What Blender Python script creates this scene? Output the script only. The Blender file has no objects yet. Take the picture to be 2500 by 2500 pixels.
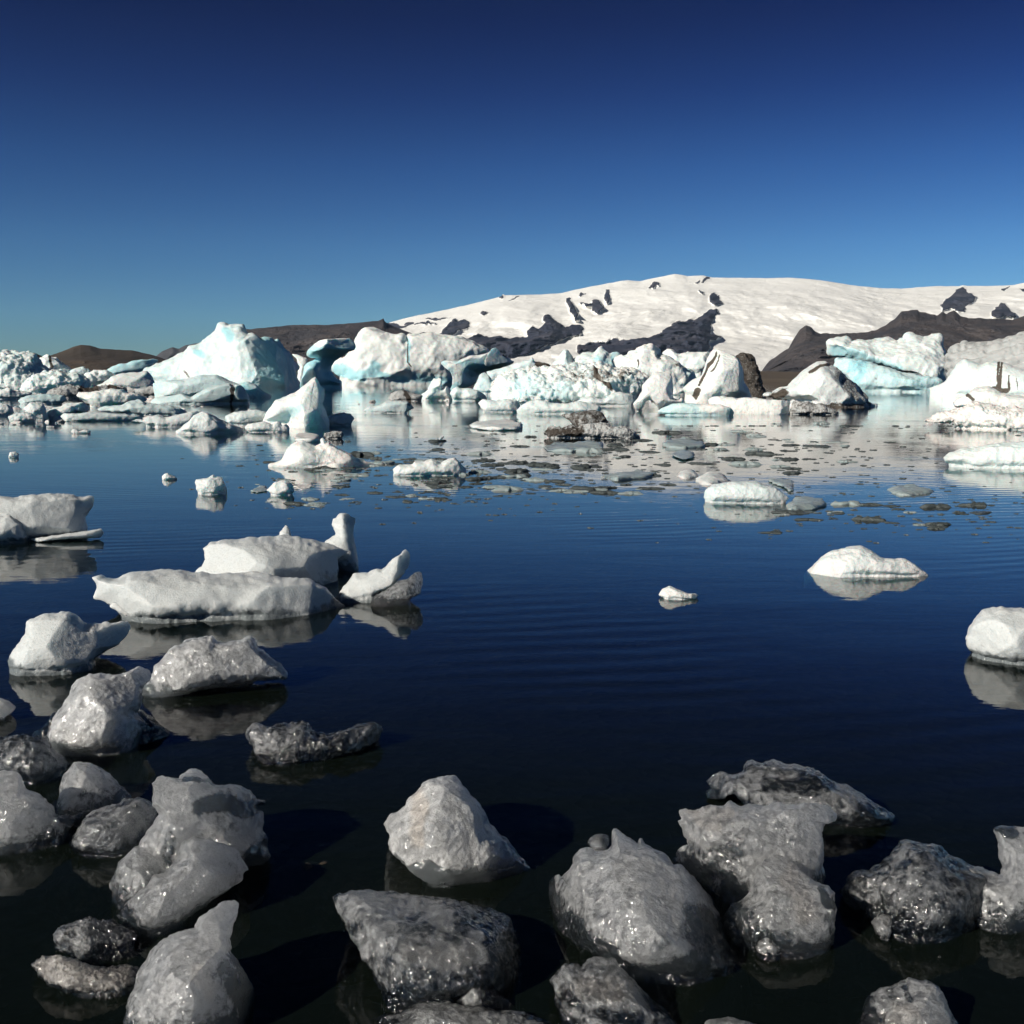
import bpy, math, random
import numpy as np
from mathutils import Vector, Matrix
import openvdb

random.seed(7)
RNG = np.random.default_rng(7)
scene = bpy.context.scene
COL = scene.collection

# ------------------------------------------------------------------ camera
PW = 2500.0                      # the photograph is 2500 px square
HFOV = math.radians(50.0)
FPX = PW / 2 / math.tan(HFOV / 2)
HORIZON_Y = 933.0
PITCH = math.atan((1250.0 - HORIZON_Y) / FPX)
CAM = np.array([0.0, 0.0, 1.7])
cam_d = bpy.data.cameras.new('camera')
cam = bpy.data.objects.new('camera', cam_d)
COL.objects.link(cam)
cam.location = CAM
cam.rotation_euler = (math.pi / 2 - PITCH, 0, 0)
cam_d.angle = HFOV
cam_d.clip_start = 0.05
cam_d.clip_end = 60000
scene.camera = cam
scene.render.resolution_x = scene.render.resolution_y = 1024

# ------------------------------------------------------------------ sky, sun, exposure
SUN_EL = math.radians(27)
SUN_AZ = math.radians(-126)       # measured clockwise from the view direction (+Y); minus = left
world = bpy.data.worlds.new('World')
scene.world = world
world.use_nodes = True
wn, wl = world.node_tree.nodes, world.node_tree.links
bg = wn['Background']
sky = wn.new('ShaderNodeTexSky')
sky.sky_type = 'NISHITA'
sky.sun_disc = False
sky.sun_elevation = SUN_EL
sky.sun_rotation = SUN_AZ
sky.altitude = 2500
sky.air_density = 1.0
sky.dust_density = 0.1
sky.ozone_density = 4.0
gam = wn.new('ShaderNodeGamma'); gam.inputs[1].default_value = 1.45
hsv = wn.new('ShaderNodeHueSaturation'); hsv.inputs['Saturation'].default_value = 1.0
wl.new(sky.outputs[0], gam.inputs[0]); wl.new(gam.outputs[0], hsv.inputs['Color'])
# clear polar air: the measured fall-off of the sky's brightness with elevation
geo = wn.new('ShaderNodeTexCoord'); sepw = wn.new('ShaderNodeSeparateXYZ'); wl.new(geo.outputs['Generated'], sepw.inputs[0])
crw = wn.new('ShaderNodeValToRGB'); wl.new(sepw.outputs[2], crw.inputs[0])
_st = [(0.0, (.25, .29, .30)), (.057, (.32, .41, .42)), (.118, (.28, .39, .43)), (.184, (.17, .28, .375)), (.242, (.085, .16, .28)), (.30, (.036, .085, .19)), (.40, (.036, .066, .105)), (1.0, (.036, .062, .09))]
while len(crw.color_ramp.elements) < len(_st): crw.color_ramp.elements.new(0.5)
for e_, (p_, c_) in zip(crw.color_ramp.elements, _st):
    e_.position = p_; e_.color = (*c_, 1)
mulw = wn.new('ShaderNodeMix'); mulw.data_type = 'RGBA'; mulw.blend_type = 'MULTIPLY'; mulw.inputs[0].default_value = 1.0
wl.new(hsv.outputs[0], mulw.inputs[6]); wl.new(crw.outputs[0], mulw.inputs[7])
wl.new(mulw.outputs[2], bg.inputs[0])
bg.inputs[1].default_value = 0.057
sun_d = bpy.data.lights.new('sun', 'SUN')
sun_d.energy = 4.8
sun_d.angle = math.radians(0.5)
sun_d.color = (1.0, 0.94, 0.84)
sun = bpy.data.objects.new('sun', sun_d)
COL.objects.link(sun)
sd = Vector((math.sin(SUN_AZ) * math.cos(SUN_EL), math.cos(SUN_AZ) * math.cos(SUN_EL), math.sin(SUN_EL)))
sun.rotation_euler = sd.to_track_quat('Z', 'Y').to_euler()
sun.location = sd * 50
scene.view_settings.view_transform = 'Standard'
scene.view_settings.look = 'None'
scene.view_settings.exposure = 0.12
scene.view_settings.gamma = 1.0
scene.render.engine = 'CYCLES'
cy = scene.cycles
cy.use_denoising = True
try:
    cy.denoiser = 'OPENIMAGEDENOISE'
    cy.denoising_input_passes = 'RGB_ALBEDO_NORMAL'
except Exception:
    pass
cy.max_bounces = 10
cy.diffuse_bounces = 3
cy.glossy_bounces = 3
cy.transmission_bounces = 7
cy.volume_bounces = 5
cy.use_adaptive_sampling = True
cy.adaptive_threshold = 0.035
cy.transparent_max_bounces = 8
cy.caustics_reflective = False
cy.caustics_refractive = False
cy.sample_clamp_indirect = 6.0

# ------------------------------------------------------------------ pixel rays
cP, sP = math.cos(PITCH), math.sin(PITCH)
def ray(px, py):
    """unit direction through photograph pixel"""
    x = (px - 1250.0) / FPX
    y = -(py - 1250.0) / FPX
    d = np.array([x, cP + y * sP, -sP + y * cP])
    return d / np.linalg.norm(d)
def ground(px, py, z=0.0):
    d = ray(px, py)
    t = (z - CAM[2]) / d[2]
    return CAM + d * t
# crops of the photograph in which outlines were measured: origin x, origin y, px per unit
VIEWS = {'F': (0, 0, 2500 / 1932), 'V1': (0, 750, 500 / 1932), 'V2': (450, 750, 500 / 1932), 'V3': (900, 750, 500 / 1932),
         'V4': (1350, 750, 500 / 1932), 'V5': (1800, 750, 700 / 1932), 'V6': (900, 640, 850 / 1932), 'V7': (1650, 640, 850 / 1932),
         'N1': (0, 1700, 700 / 1690), 'N2': (600, 1700, 750 / 1811), 'N3': (1250, 1750, 750 / 1932), 'N4': (1850, 1750, 650 / 1674),
         'M1': (0, 1150, 1100 / 1932), 'M2': (350, 1000, 900 / 1932), 'M3': (1200, 1000, 1300 / 1932)}
def full(view, pts):
    ox, oy, s = VIEWS[view]
    return np.array([(ox + x * s, oy + y * s) for x, y in pts], float)

# ------------------------------------------------------------------ numpy noise
def _h(ix, iy, iz, seed):
    n = (ix * 374761393 + iy * 668265263 + iz * 2147483647 + seed * 1274126177) & 0xffffffff
    n = ((n ^ (n >> 13)) * 1274126177) & 0xffffffff
    n = ((n ^ (n >> 16)) * 2246822519) & 0xffffffff
    return ((n ^ (n >> 15)) & 0xffffff) / float(0xffffff)
def vnoise(p, seed=0):
    i = np.floor(p).astype(np.int64)
    f = p - i
    f = f * f * f * (f * (f * 6 - 15) + 10)
    x, y, z = i[:, 0], i[:, 1], i[:, 2]
    r = 0
    for dx in (0, 1):
        wx = f[:, 0] if dx else 1 - f[:, 0]
        for dy in (0, 1):
            wy = f[:, 1] if dy else 1 - f[:, 1]
            for dz in (0, 1):
                wz = f[:, 2] if dz else 1 - f[:, 2]
                r = r + wx * wy * wz * _h(x + dx, y + dy, z + dz, seed)
    return r * 2 - 1
_ROT = np.array([[0.36, 0.48, -0.8], [-0.8, 0.6, 0.0], [0.48, 0.64, 0.6]])
def fbm(p, octv=4, seed=0, gain=0.5, ridged=False):
    a, r, t = 1.0, 0, 0.0
    q = p
    for k in range(octv):
        n = vnoise(q, seed + k * 17)
        if ridged:
            n = 1 - 2 * np.abs(n)
        r = r + a * n
        t += a
        a *= gain
        q = q @ _ROT.T * 2.03 + 3.7
    return r / t
def worley(p, seed=0):
    i = np.floor(p).astype(np.int64)
    best = np.full(len(p), 9.0)
    for dx in (-1, 0, 1):
        for dy in (-1, 0, 1):
            for dz in (-1, 0, 1):
                c = i + np.array([dx, dy, dz])
                q = c + np.stack([_h(c[:, 0], c[:, 1], c[:, 2], seed + s) for s in (1, 2, 3)], 1)
                best = np.minimum(best, ((q - p) ** 2).sum(1))
    return np.sqrt(best)
def sstep(a, b, x):
    t = np.clip((x - a) / (b - a), 0, 1)
    return t * t * (3 - 2 * t)

def poly_sd(P, X, Y):
    """signed distance to a closed polygon, positive inside"""
    d = np.full(X.shape, 1e18)
    ins = np.zeros(X.shape, bool)
    n = len(P)
    for k in range(n):
        ax, ay = P[k]; bx, by = P[(k + 1) % n]
        ex, ey = bx - ax, by - ay
        L = ex * ex + ey * ey + 1e-18
        t = np.clip(((X - ax) * ex + (Y - ay) * ey) / L, 0, 1)
        d = np.minimum(d, (X - ax - t * ex) ** 2 + (Y - ay - t * ey) ** 2)
        c = ((ay > Y) != (by > Y)) & (X < (bx - ax) * (Y - ay) / (by - ay + 1e-18) + ax)
        ins ^= c
    d = np.sqrt(d)
    return np.where(ins, d, -d)
def line_dist(P, X, Y):
    P = np.atleast_2d(P)
    d = (X - P[0, 0]) ** 2 + (Y - P[0, 1]) ** 2
    for k in range(len(P) - 1):
        ax, ay = P[k]; bx, by = P[k + 1]
        ex, ey = bx - ax, by - ay
        t = np.clip(((X - ax) * ex + (Y - ay) * ey) / (ex * ex + ey * ey + 1e-18), 0, 1)
        d = np.minimum(d, (X - ax - t * ex) ** 2 + (Y - ay - t * ey) ** 2)
    return np.sqrt(d)

# ------------------------------------------------------------------ mesh helpers
def mesh_from(name, V, Q, smooth=True, attr=None):
    me = bpy.data.meshes.new(name)
    me.vertices.add(len(V))
    me.vertices.foreach_set('co', np.ascontiguousarray(V, np.float32).ravel())
    n = Q.shape[1]
    me.loops.add(len(Q) * n)
    me.loops.foreach_set('vertex_index', np.ascontiguousarray(Q, np.int32).ravel())
    me.polygons.add(len(Q))
    me.polygons.foreach_set('loop_start', np.arange(len(Q), dtype=np.int32) * n)
    me.update(calc_edges=True)
    if smooth:
        me.polygons.foreach_set('use_smooth', np.ones(len(Q), bool))
    if attr is not None:
        a = me.attributes.new('tint', 'FLOAT_COLOR', 'POINT')
        a.data.foreach_set('color', np.ascontiguousarray(attr, np.float32).ravel())
    me.update()
    return me
def link(name, me, mat, parent=None, loc=None):
    if mat is not None and len(me.materials) == 0:
        me.materials.append(mat)
    o = bpy.data.objects.new(name, me)
    COL.objects.link(o)
    if loc is not None:
        o.location = loc
    if parent is not None:
        o.parent = parent
    return o
def tag(o, label=None, cat=None, group=None, kind=None):
    if label: o['label'] = label
    if cat: o['category'] = cat
    if group: o['group'] = group
    if kind: o['kind'] = kind
    return o

# ------------------------------------------------------------------ materials
def new_mat(name):
    m = bpy.data.materials.new(name)
    m.use_nodes = True
    nt = m.node_tree
    return m, nt.nodes, nt.links, nt.nodes['Principled BSDF']
def N(nodes, t, **kw):
    n = nodes.new(t)
    for k, v in kw.items():
        if k.startswith('i_'):
            n.inputs[k[2:].replace('_', ' ')].default_value = v
        else:
            setattr(n, k, v)
    return n
def math_n(nodes, links, op, a, b=None, c=None, clamp=False):
    n = nodes.new('ShaderNodeMath'); n.operation = op; n.use_clamp = clamp
    for k, v in enumerate((a, b, c)):
        if v is None: continue
        if isinstance(v, (int, float)): n.inputs[k].default_value = v
        else: links.new(v, n.inputs[k])
    return n.outputs[0]
def mix_c(nodes, links, fac, a, b):
    n = nodes.new('ShaderNodeMix'); n.data_type = 'RGBA'
    for k, v in ((0, fac), (6, a), (7, b)):
        if isinstance(v, (int, float)): n.inputs[k].default_value = v
        elif isinstance(v, tuple): n.inputs[k].default_value = (*v, 1) if len(v) == 3 else v
        else: links.new(v, n.inputs[k])
    return n.outputs[2]
def ramp(nodes, links, fac, lo, hi):
    n = nodes.new('ShaderNodeMapRange'); n.interpolation_type = 'SMOOTHSTEP'
    links.new(fac, n.inputs[0]); n.inputs[1].default_value = lo; n.inputs[2].default_value = hi
    return n.outputs[0]

def noise_tex(n, l, co, scale, detail=5, rough=0.6, dist=0.0):
    t = N(n, 'ShaderNodeTexNoise'); t.inputs['Scale'].default_value = scale
    t.inputs['Detail'].default_value = detail; t.inputs['Roughness'].default_value = rough
    t.inputs['Distortion'].default_value = dist
    l.new(co, t.inputs['Vector'])
    return t.outputs[0]

def mat_ice(name, scale, white, blue, dirt, shade=None, sss=0.25, sss_scale=0.4, rough=0.45, bump=0.5, clearcol=(0.03, 0.04, 0.05)):
    """floating ice: tint.r = dirt, tint.g = blue ice, tint.b = clear ice. `scale` = features per metre"""
    m, n, l, b = new_mat(name)
    tc = N(n, 'ShaderNodeTexCoord'); co = tc.outputs['Object']
    at = N(n, 'ShaderNodeAttribute', attribute_name='tint')
    sep = N(n, 'ShaderNodeSeparateColor'); l.new(at.outputs['Color'], sep.inputs[0])
    n1 = noise_tex(n, l, co, scale * 0.7, 6, 0.62, 0.3)
    n2 = noise_tex(n, l, co, scale * 5, 4, 0.6)
    n3 = noise_tex(n, l, co, scale * 22, 3, 0.6)
    # blue ice
    bf = math_n(n, l, 'ADD', sep.outputs[1], math_n(n, l, 'MULTIPLY', math_n(n, l, 'SUBTRACT', n1, 0.5), 0.8))
    bf = ramp(n, l, bf, 0.0, 0.85)
    c = mix_c(n, l, bf, white, blue)
    # faint greyish patches
    c = mix_c(n, l, math_n(n, l, 'MULTIPLY', ramp(n, l, n2, 0.45, 0.75), 0.35), c, tuple(x * 0.62 for x in white))
    # dirt
    df = math_n(n, l, 'ADD', math_n(n, l, 'MULTIPLY', sep.outputs[0], 1.25), math_n(n, l, 'MULTIPLY', math_n(n, l, 'SUBTRACT', n2, 0.62), 1.3))
    df = ramp(n, l, df, 0.12, 0.62)
    c = mix_c(n, l, df, c, dirt)
    # clear ice
    cf = math_n(n, l, 'ADD', sep.outputs[2], math_n(n, l, 'MULTIPLY', math_n(n, l, 'SUBTRACT', n1, 0.5), 1.5))
    cf = math_n(n, l, 'ADD', cf, math_n(n, l, 'MULTIPLY', math_n(n, l, 'SUBTRACT', n3, 0.5), 0.5))
    cf = ramp(n, l, cf, 0.35, 0.75)
    c = mix_c(n, l, cf, c, clearcol)
    l.new(c, b.inputs['Base Color'])
    rg = math_n(n, l, 'MULTIPLY_ADD', cf, -rough * 0.75, rough)
    l.new(rg, b.inputs['Roughness'])
    b.inputs['IOR'].default_value = 1.31
    if sss > 0:
        inv = math_n(n, l, 'MULTIPLY', math_n(n, l, 'SUBTRACT', 1.0, math_n(n, l, 'MAXIMUM', df, cf)), sss)
        l.new(inv, b.inputs['Subsurface Weight'])
        b.inputs['Subsurface Radius'].default_value = (0.35, 0.8, 1.0)
        b.inputs['Subsurface Scale'].default_value = sss_scale
    # relief: crystals and pits
    v = N(n, 'ShaderNodeTexVoronoi'); v.inputs['Scale'].default_value = scale * 9
    l.new(co, v.inputs['Vector'])
    h = math_n(n, l, 'ADD', math_n(n, l, 'MULTIPLY', n2, 1.0), math_n(n, l, 'MULTIPLY', n3, 0.35))
    h = math_n(n, l, 'ADD', h, math_n(n, l, 'MULTIPLY', v.outputs['Distance'], 0.35))
    bp = N(n, 'ShaderNodeBump'); bp.inputs['Strength'].default_value = bump
    bp.inputs['Distance'].default_value = 0.16 / scale
    l.new(h, bp.inputs['Height']); l.new(bp.outputs[0], b.inputs['Normal'])
    return m

# ------------------------------------------------------------------ ice builder
def L(view, pts, base=None, **kw):
    P = full(view, pts)
    if base is None: by = P[:, 1].max()
    else: by = VIEWS[view][1] + base * VIEWS[view][2]
    st = []
    for ch, wpx, s, sp in kw.pop('paint', []):
        st.append((ch, wpx * VIEWS[view][2], s, full(view, sp)))
    rl = [(full(view, [(x, y)])[0], d) for x, y, d in kw.pop('relief', [])]
    return dict(P=P, by=by, paint=st, relief=rl, **kw)

def lobe_mesh(name, Lb, seed, origin=None, by_front=None):
    """one body of ice: a traced outline given real size, depth and a rounded, eroded surface; carries on below the water"""
    P = Lb['P']
    cx = 0.5 * (P[:, 0].min() + P[:, 0].max())
    flat = Lb.get('flat', 0)
    by = Lb['by']
    if not flat: by = max(by, HORIZON_Y + 9.0)
    if flat:
        h0 = Lb.get('z', 0.0)
        G = np.array([ground(x, y, h0) for x, y in P])
        O = G.mean(0); O[2] = h0
        U, Vv, W = np.array([1., 0, 0]), np.array([0, 1., 0]), np.array([0, 0, 1.])
    else:
        gp = ground(cx, by)
        cyp = 0.5 * (P[:, 1].min() + by)
        W = ray(cx, cyp)
        U = np.cross(W, [0, 0, 1.]); U /= np.linalg.norm(U)
        Vv = np.cross(U, W)
        O = gp
    def unproj(px, py, off=0.0):
        d = ray(px, py)
        o = O + W * off
        t = np.dot(o - CAM, W) / np.dot(d, W)
        q = CAM + d * t - o
        return np.array([np.dot(q, U), np.dot(q, Vv)])
    q = np.array([unproj(x, y) for x, y in P])
    w_, h_ = np.ptp(q[:, 0]), np.ptp(q[:, 1])
    S = min(w_, h_ * (1 if flat else 1.3))
    T = 0.45 * flat * S if flat else Lb.get('T', 0.55) * min(w_, 1.5 * h_)
    off = 0.0 if flat else Lb.get('push', 0.7) * T + Lb.get('dw', 0.0) * T
    Q = np.array([unproj(x, y, off) for x, y in P])
    org = O + W * off
    pxm = w_ / max(np.ptp(P[:, 0]), 1e-6)                   # metres per photo pixel
    res = Lb.get('res') or int(np.clip(max(np.ptp(P[:, 0]), np.ptp(P[:, 1])) * 0.41 * RESF[0], 38, 135))
    lo, hi = Q.min(0), Q.max(0)
    ext = 0 if flat else Lb.get('ext', 0.35) * h_
    mar = 0.10 * S
    h = max(hi[0] - lo[0], hi[1] - lo[1]) / res
    u = np.arange(lo[0] - mar, hi[0] + mar + h, h)
    gl = 0 if flat else max(0.0, lo[1] - unproj(cx, by, off)[1])
    v = np.arange(lo[1] - gl - ext - mar, hi[1] + mar + h, h)
    X, Y = np.meshgrid(u, v, indexing='ij')
    # warp the outline a little so that edges are not polygon-straight
    pw = np.stack([X.ravel(), Y.ravel(), np.zeros(X.size)], 1) / S
    jit = Lb.get('jit', 0.022) * S
    Xw = X + jit * fbm(pw * 5, 3, seed + 5).reshape(X.shape)
    Yw = Y + jit * fbm(pw * 5 + 9, 3, seed + 6).reshape(X.shape)
    if Lb.get('fine', FINE[0]):
        Xw = Xw + Lb.get('fine', FINE[0]) * S * fbm(pw * 17 + 3, 3, seed + 31, 0.6).reshape(X.shape)
        Yw = Yw + Lb.get('fine', FINE[0]) * S * fbm(pw * 17 + 8, 3, seed + 32, 0.6).reshape(X.shape)
    d = poly_sd(Q, Xw, Yw)
    if ext:
        gap_ = max(0.0, unproj(cx, P[:, 1].max(), off)[1] - unproj(cx, by, off)[1])
        vb = unproj(cx, by, off)[1] + Lb.get('band', 0.2) * h_ + gap_
        d0 = d.copy()
        for k in range(1, 5):
            s_ = ext * k / 4
            ns = int(round(s_ / h))
            if ns <= 0: continue
            ds = np.full_like(d, -9e9)
            band = np.minimum(d0, (vb - Y))
            ds[:, :-ns] = band[:, ns:]
            # also keep the swept strip between steps solid
            ds = ds + 0.0
            d = np.maximum(d, ds)
        # column fill under the waterline band
        b2 = np.minimum(d0, vb - Y)
        idx = np.arange(len(v))
        run = np.full(len(u), -9e9)
        fill = np.full_like(d, -9e9)
        for j in range(len(v) - 1, -1, -1):
            run = np.maximum(run, b2[:, j])
            fill[:, j] = run
        bot = (Y - (vb - gap_ - Lb.get('band', 0.2) * h_ - ext))
        d = np.maximum(d, np.minimum(fill, bot))
    R = max(d.max(), 1e-6) * Lb.get('R', 0.8)
    e = 1 - np.clip(d / R, -3, 1)
    lean = Lb.get('lean', 0.25) if not flat else 0
    vb0 = unproj(cx, by, off)[1] if not flat else 0
    C = lean * np.maximum(Y - vb0, -0.2 * h_) if not flat else np.zeros_like(X)
    if Lb['relief']:
        rp = np.array([unproj(p[0], p[1], off) for p, _ in Lb['relief']])
        rv = np.array([dv for _, dv in Lb['relief']]) * T
        A = np.linalg.norm(rp[:, None] - rp[None], axis=2)
        n = len(rv)
        M = np.zeros((n + 1, n + 1)); M[:n, :n] = A; M[:n, n] = 1; M[n, :n] = 1
        try:
            cf = np.linalg.solve(M + np.eye(n + 1) * 1e-9, np.append(rv, 0))
            r_ = cf[n] + sum(cf[k] * np.sqrt((X - rp[k, 0]) ** 2 + (Y - rp[k, 1]) ** 2) for k in range(n))
            C = C + np.clip(r_, rv.min() * 1.3 - 0.2 * T, rv.max() * 1.3 + 0.2 * T)
        except np.linalg.LinAlgError:
            pass
    p = Lb.get('sq', SQ[0])
    cmin, cmax = C.min(), C.max()
    w = np.arange(cmin - T * 1.12, cmax + T * 1.12 + h, h)
    if len(w) > 150: w = np.linspace(w[0], w[-1], 150)
    hw = w[1] - w[0]
    dwc = w[None, None, :] - C[:, :, None]
    Tb = T + Lb.get('backfill', 0.8) * (cmax - C) if not flat else T + 0 * C          # the hidden side is filled out, not a shell
    a = np.where(dwc < 0, -dwc / T, dwc / Tb[:, :, None]) ** p
    F = 1 - (np.abs(e)[:, :, None] ** p * np.sign(e)[:, :, None] + a) ** (1 / p)
    F = (-F * min(R, T) / h).astype(np.float32)
    F[0] = F[-1] = 3; F[:, 0] = F[:, -1] = 3; F[:, :, 0] = F[:, :, -1] = 3
    F = np.clip(F, -3, 3)
    g = openvdb.FloatGrid(); g.background = 3.0
    g.copyFromArray(F)
    V, Qd = g.convertToQuads(0.0)
    V = np.asarray(V, np.float64); Qd = np.asarray(Qd, np.int64)
    if len(V) == 0: return None
    L3 = np.stack([u[0] + V[:, 0] * h, v[0] + V[:, 1] * h, w[0] + V[:, 2] * hw], 1)
    # which way are the faces wound
    t0, t1, t2 = L3[Qd[:, 0]], L3[Qd[:, 1]], L3[Qd[:, 2]]
    t3 = L3[Qd[:, 3]]
    wp = t0 @ U[:, None] if False else None
    Wd = L3[:, :1] * U + L3[:, 1:2] * Vv + L3[:, 2:3] * W
    a0, a1, a2, a3 = Wd[Qd[:, 0]], Wd[Qd[:, 1]], Wd[Qd[:, 2]], Wd[Qd[:, 3]]
    vol = (np.einsum('ij,ij->i', a0, np.cross(a1, a2)) + np.einsum('ij,ij->i', a0, np.cross(a2, a3))).sum()
    if vol < 0: Qd = Qd[:, ::-1]
    me = mesh_from(name, Wd, Qd)
    nr = np.empty(len(Wd) * 3, np.float32)
    me.vertex_normals.foreach_get('vector', nr); nr = nr.reshape(-1, 3)
    # broken faces: flat facets cut into the visible side
    rg_ = np.random.default_rng(seed)
    fc, nf_ = Lb.get('facet', FACET[0]), FACET[1]
    if not flat and fc > 0:
        cen = Wd.mean(0)
        for k in range(nf_):
            ta, tb = rg_.normal(0, 0.75), rg_.normal(0.15, 0.6)
            nn = -W + U * ta + Vv * tb; nn /= np.linalg.norm(nn)
            s_ = (Wd - cen) @ nn
            cutd = np.quantile(s_, 1 - rg_.uniform(0.35, 1.0) * fc)
            over = np.maximum(0, s_ - cutd)
            Wd = Wd - nn * (over * 0.9)[:, None]
    # erosion
    sz = S * Lb.get('nscale', 1.0)
    am = Lb.get('amp', 0.05) * S
    ps = Wd / sz + seed * 3.1
    st = Lb.get('style', 'melt')
    disp = fbm(ps * 2.2, 2, seed)
    if st == 'melt':
        wl_ = worley(ps * 3.2 + 0.3 * fbm(ps * 2, 2, seed)[:, None], seed)
        disp = 0.8 * disp + 0.9 * (wl_ - 0.55) + 0.45 * fbm(ps * 9, 3, seed + 3)
    elif st == 'rough':
        wl_ = worley(ps * 6, seed)
        disp = 0.75 * disp + 0.35 * (wl_ - 0.5) + 0.30 * fbm(ps * 9, 3, seed + 3, 0.5) + 0.35 * fbm(ps * 3.2, 2, seed + 6, 0.5, True)
    elif st == 'jag':
        disp = 0.8 * disp + 1.5 * fbm(ps * 2.4, 4, seed + 3, 0.5, True) + 0.5 * fbm(ps * 12, 3, seed + 4, 0.6)
    elif st == 'rubble':
        wl_ = worley(ps * 5, seed)
        wl2 = worley(ps * 11, seed + 9)
        disp = 1.1 * disp - 0.7 * (wl_ - 0.5) - 0.35 * (wl2 - 0.5) + 0.5 * fbm(ps * 7, 4, seed, 0.6, True)
    elif st == 'smooth':
        disp = 0.9 * disp + 0.25 * fbm(ps * 8, 3, seed + 3)
    elif st == 'layer':
        ph = (L3[:, 1] - Lb.get('dip', 0.3) * L3[:, 0]) / sz
        disp = 0.5 * disp + 0.8 * np.abs(np.sin(ph * Lb.get('layers', 18) + 1.5 * fbm(ps * 2, 2, seed))) + 0.5 * fbm(ps * 8, 4, seed + 2)
    if flat: disp = disp * np.array(1.0)
    Wd = Wd + nr * (am * disp)[:, None]
    if Lb.get('micro', 0):
        Wd = Wd + nr * (Lb['micro'] * S * fbm(ps * 26, 2, seed + 11))[:, None]
    me.vertices.foreach_set('co', (Wd + org - origin if origin is not None else Wd).astype(np.float32).ravel())
    # tint: r dirt, g blue, b clear
    tint = np.zeros((len(Wd), 4)); tint[:, 3] = 1
    tint[:, 0] = Lb.get('dirt', 0.0); tint[:, 1] = Lb.get('blue', 0.15); tint[:, 2] = Lb.get('clear', 0.0)
    jx = fbm(ps * 5 + 31, 3, seed + 21); jy = fbm(ps * 5 + 57, 3, seed + 22)
    for ch, wpx, s_, pts in Lb['paint']:
        wm = wpx * pxm
        qq = np.array([unproj(x, y, off) for x, y in pts])
        dd = line_dist(qq, L3[:, 0] + 0.6 * wm * jx, L3[:, 1] + 0.6 * wm * jy)
        s_ = s_ * (1.25 if ch == 'c' and s_ > 0 and RIM[0] > 0 else 1.0)
        tint[:, 'dbc'.index(ch)] += s_ * (1 - sstep(0.35 * wm, 1.15 * wm, dd))
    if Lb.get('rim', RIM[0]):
        ii = np.clip(((L3[:, 0] - u[0]) / h).astype(int), 0, len(u) - 1); jj = np.clip(((L3[:, 1] - v[0]) / h).astype(int), 0, len(v) - 1)
        dl = d[ii, jj]
        tint[:, 2] += Lb.get('rim', RIM[0]) * (1 - sstep(0, 0.3 * R, dl + 0.12 * R * jx))
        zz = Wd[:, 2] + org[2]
        tint[:, 2] += Lb.get('foot', RIM[0] * 6.5) * (1 - sstep(0.0, 0.34 * h_, zz + 0.12 * h_ * jy))  # clear tint rises towards the waterline, colouring the base darker
    a = me.attributes.new('tint', 'FLOAT_COLOR', 'POINT')
    a.data.foreach_set('color', np.clip(tint, 0, 1).astype(np.float32).ravel())
    me.update()
    return me, org

SEED = [10]
RIM = [0.0]
FINE = [0.008]
SQ = [2.2]
FACET = [0.05, 9]
RESF = [0.8]
def ICE(name, label, mat, lobes, cat='iceberg', group=None, seed=None):
    """one floating piece of ice. A single body is one mesh; several seen apart are parts of one Empty"""
    SEED[0] += 7
    sd_ = seed or SEED[0]
    by = max(l['by'] for l in lobes)
    allP = np.concatenate([l['P'] for l in lobes])
    base = ground(0.5 * (allP[:, 0].min() + allP[:, 0].max()), by); base[2] = 0
    if len(lobes) == 1:
        r = lobe_mesh(name, lobes[0], sd_, origin=base)
        if r is None: return None
        o = link(name, r[0], mat, loc=base)
    else:
        o = bpy.data.objects.new(name, None); COL.objects.link(o); o.location = base
        o.empty_display_size = 0.1
        for k, lb in enumerate(lobes):
            r = lobe_mesh(lb.get('part', 'ice_lobe'), lb, sd_ + k, origin=base)
            if r is None: continue
            c = link(lb.get('part', 'ice_lobe'), r[0], lb.get('mat', mat), parent=o)
            if lb.get('plabel'): c['label'] = lb['plabel']
    tag(o, label, cat, group)
    return o

# ------------------------------------------------------------------ materials of the ice
M_FAR = mat_ice('glacier_ice_white', 0.45, (0.84, 0.87, 0.84), (0.40, 0.71, 0.77), (0.10, 0.085, 0.07), sss=0.4, sss_scale=1.2, rough=0.5, bump=0.35)
M_MID = mat_ice('old_ice_grey_white', 1.6, (0.74, 0.78, 0.77), (0.42, 0.62, 0.64), (0.10, 0.085, 0.07), sss=0.35, sss_scale=0.4, rough=0.42, bump=0.4, clearcol=(0.09, 0.12, 0.12))
M_DIRTY = mat_ice('ash_covered_ice', 1.5, (0.50, 0.50, 0.49), (0.40, 0.55, 0.58), (0.06, 0.05, 0.042), sss=0.1, sss_scale=0.1, rough=0.55, bump=0.8)
M_FLOE = mat_ice('wet_floe_ice', 4.0, (0.34, 0.40, 0.40), (0.22, 0.30, 0.31), (0.05, 0.045, 0.04), sss=0.3, sss_scale=0.1, rough=0.2, bump=0.4)
M_CHIP = mat_ice('small_dark_floe_ice', 6.0, (0.085, 0.10, 0.10), (0.06, 0.08, 0.08), (0.03, 0.03, 0.03), sss=0.0, rough=0.2, bump=0.4)

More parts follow.
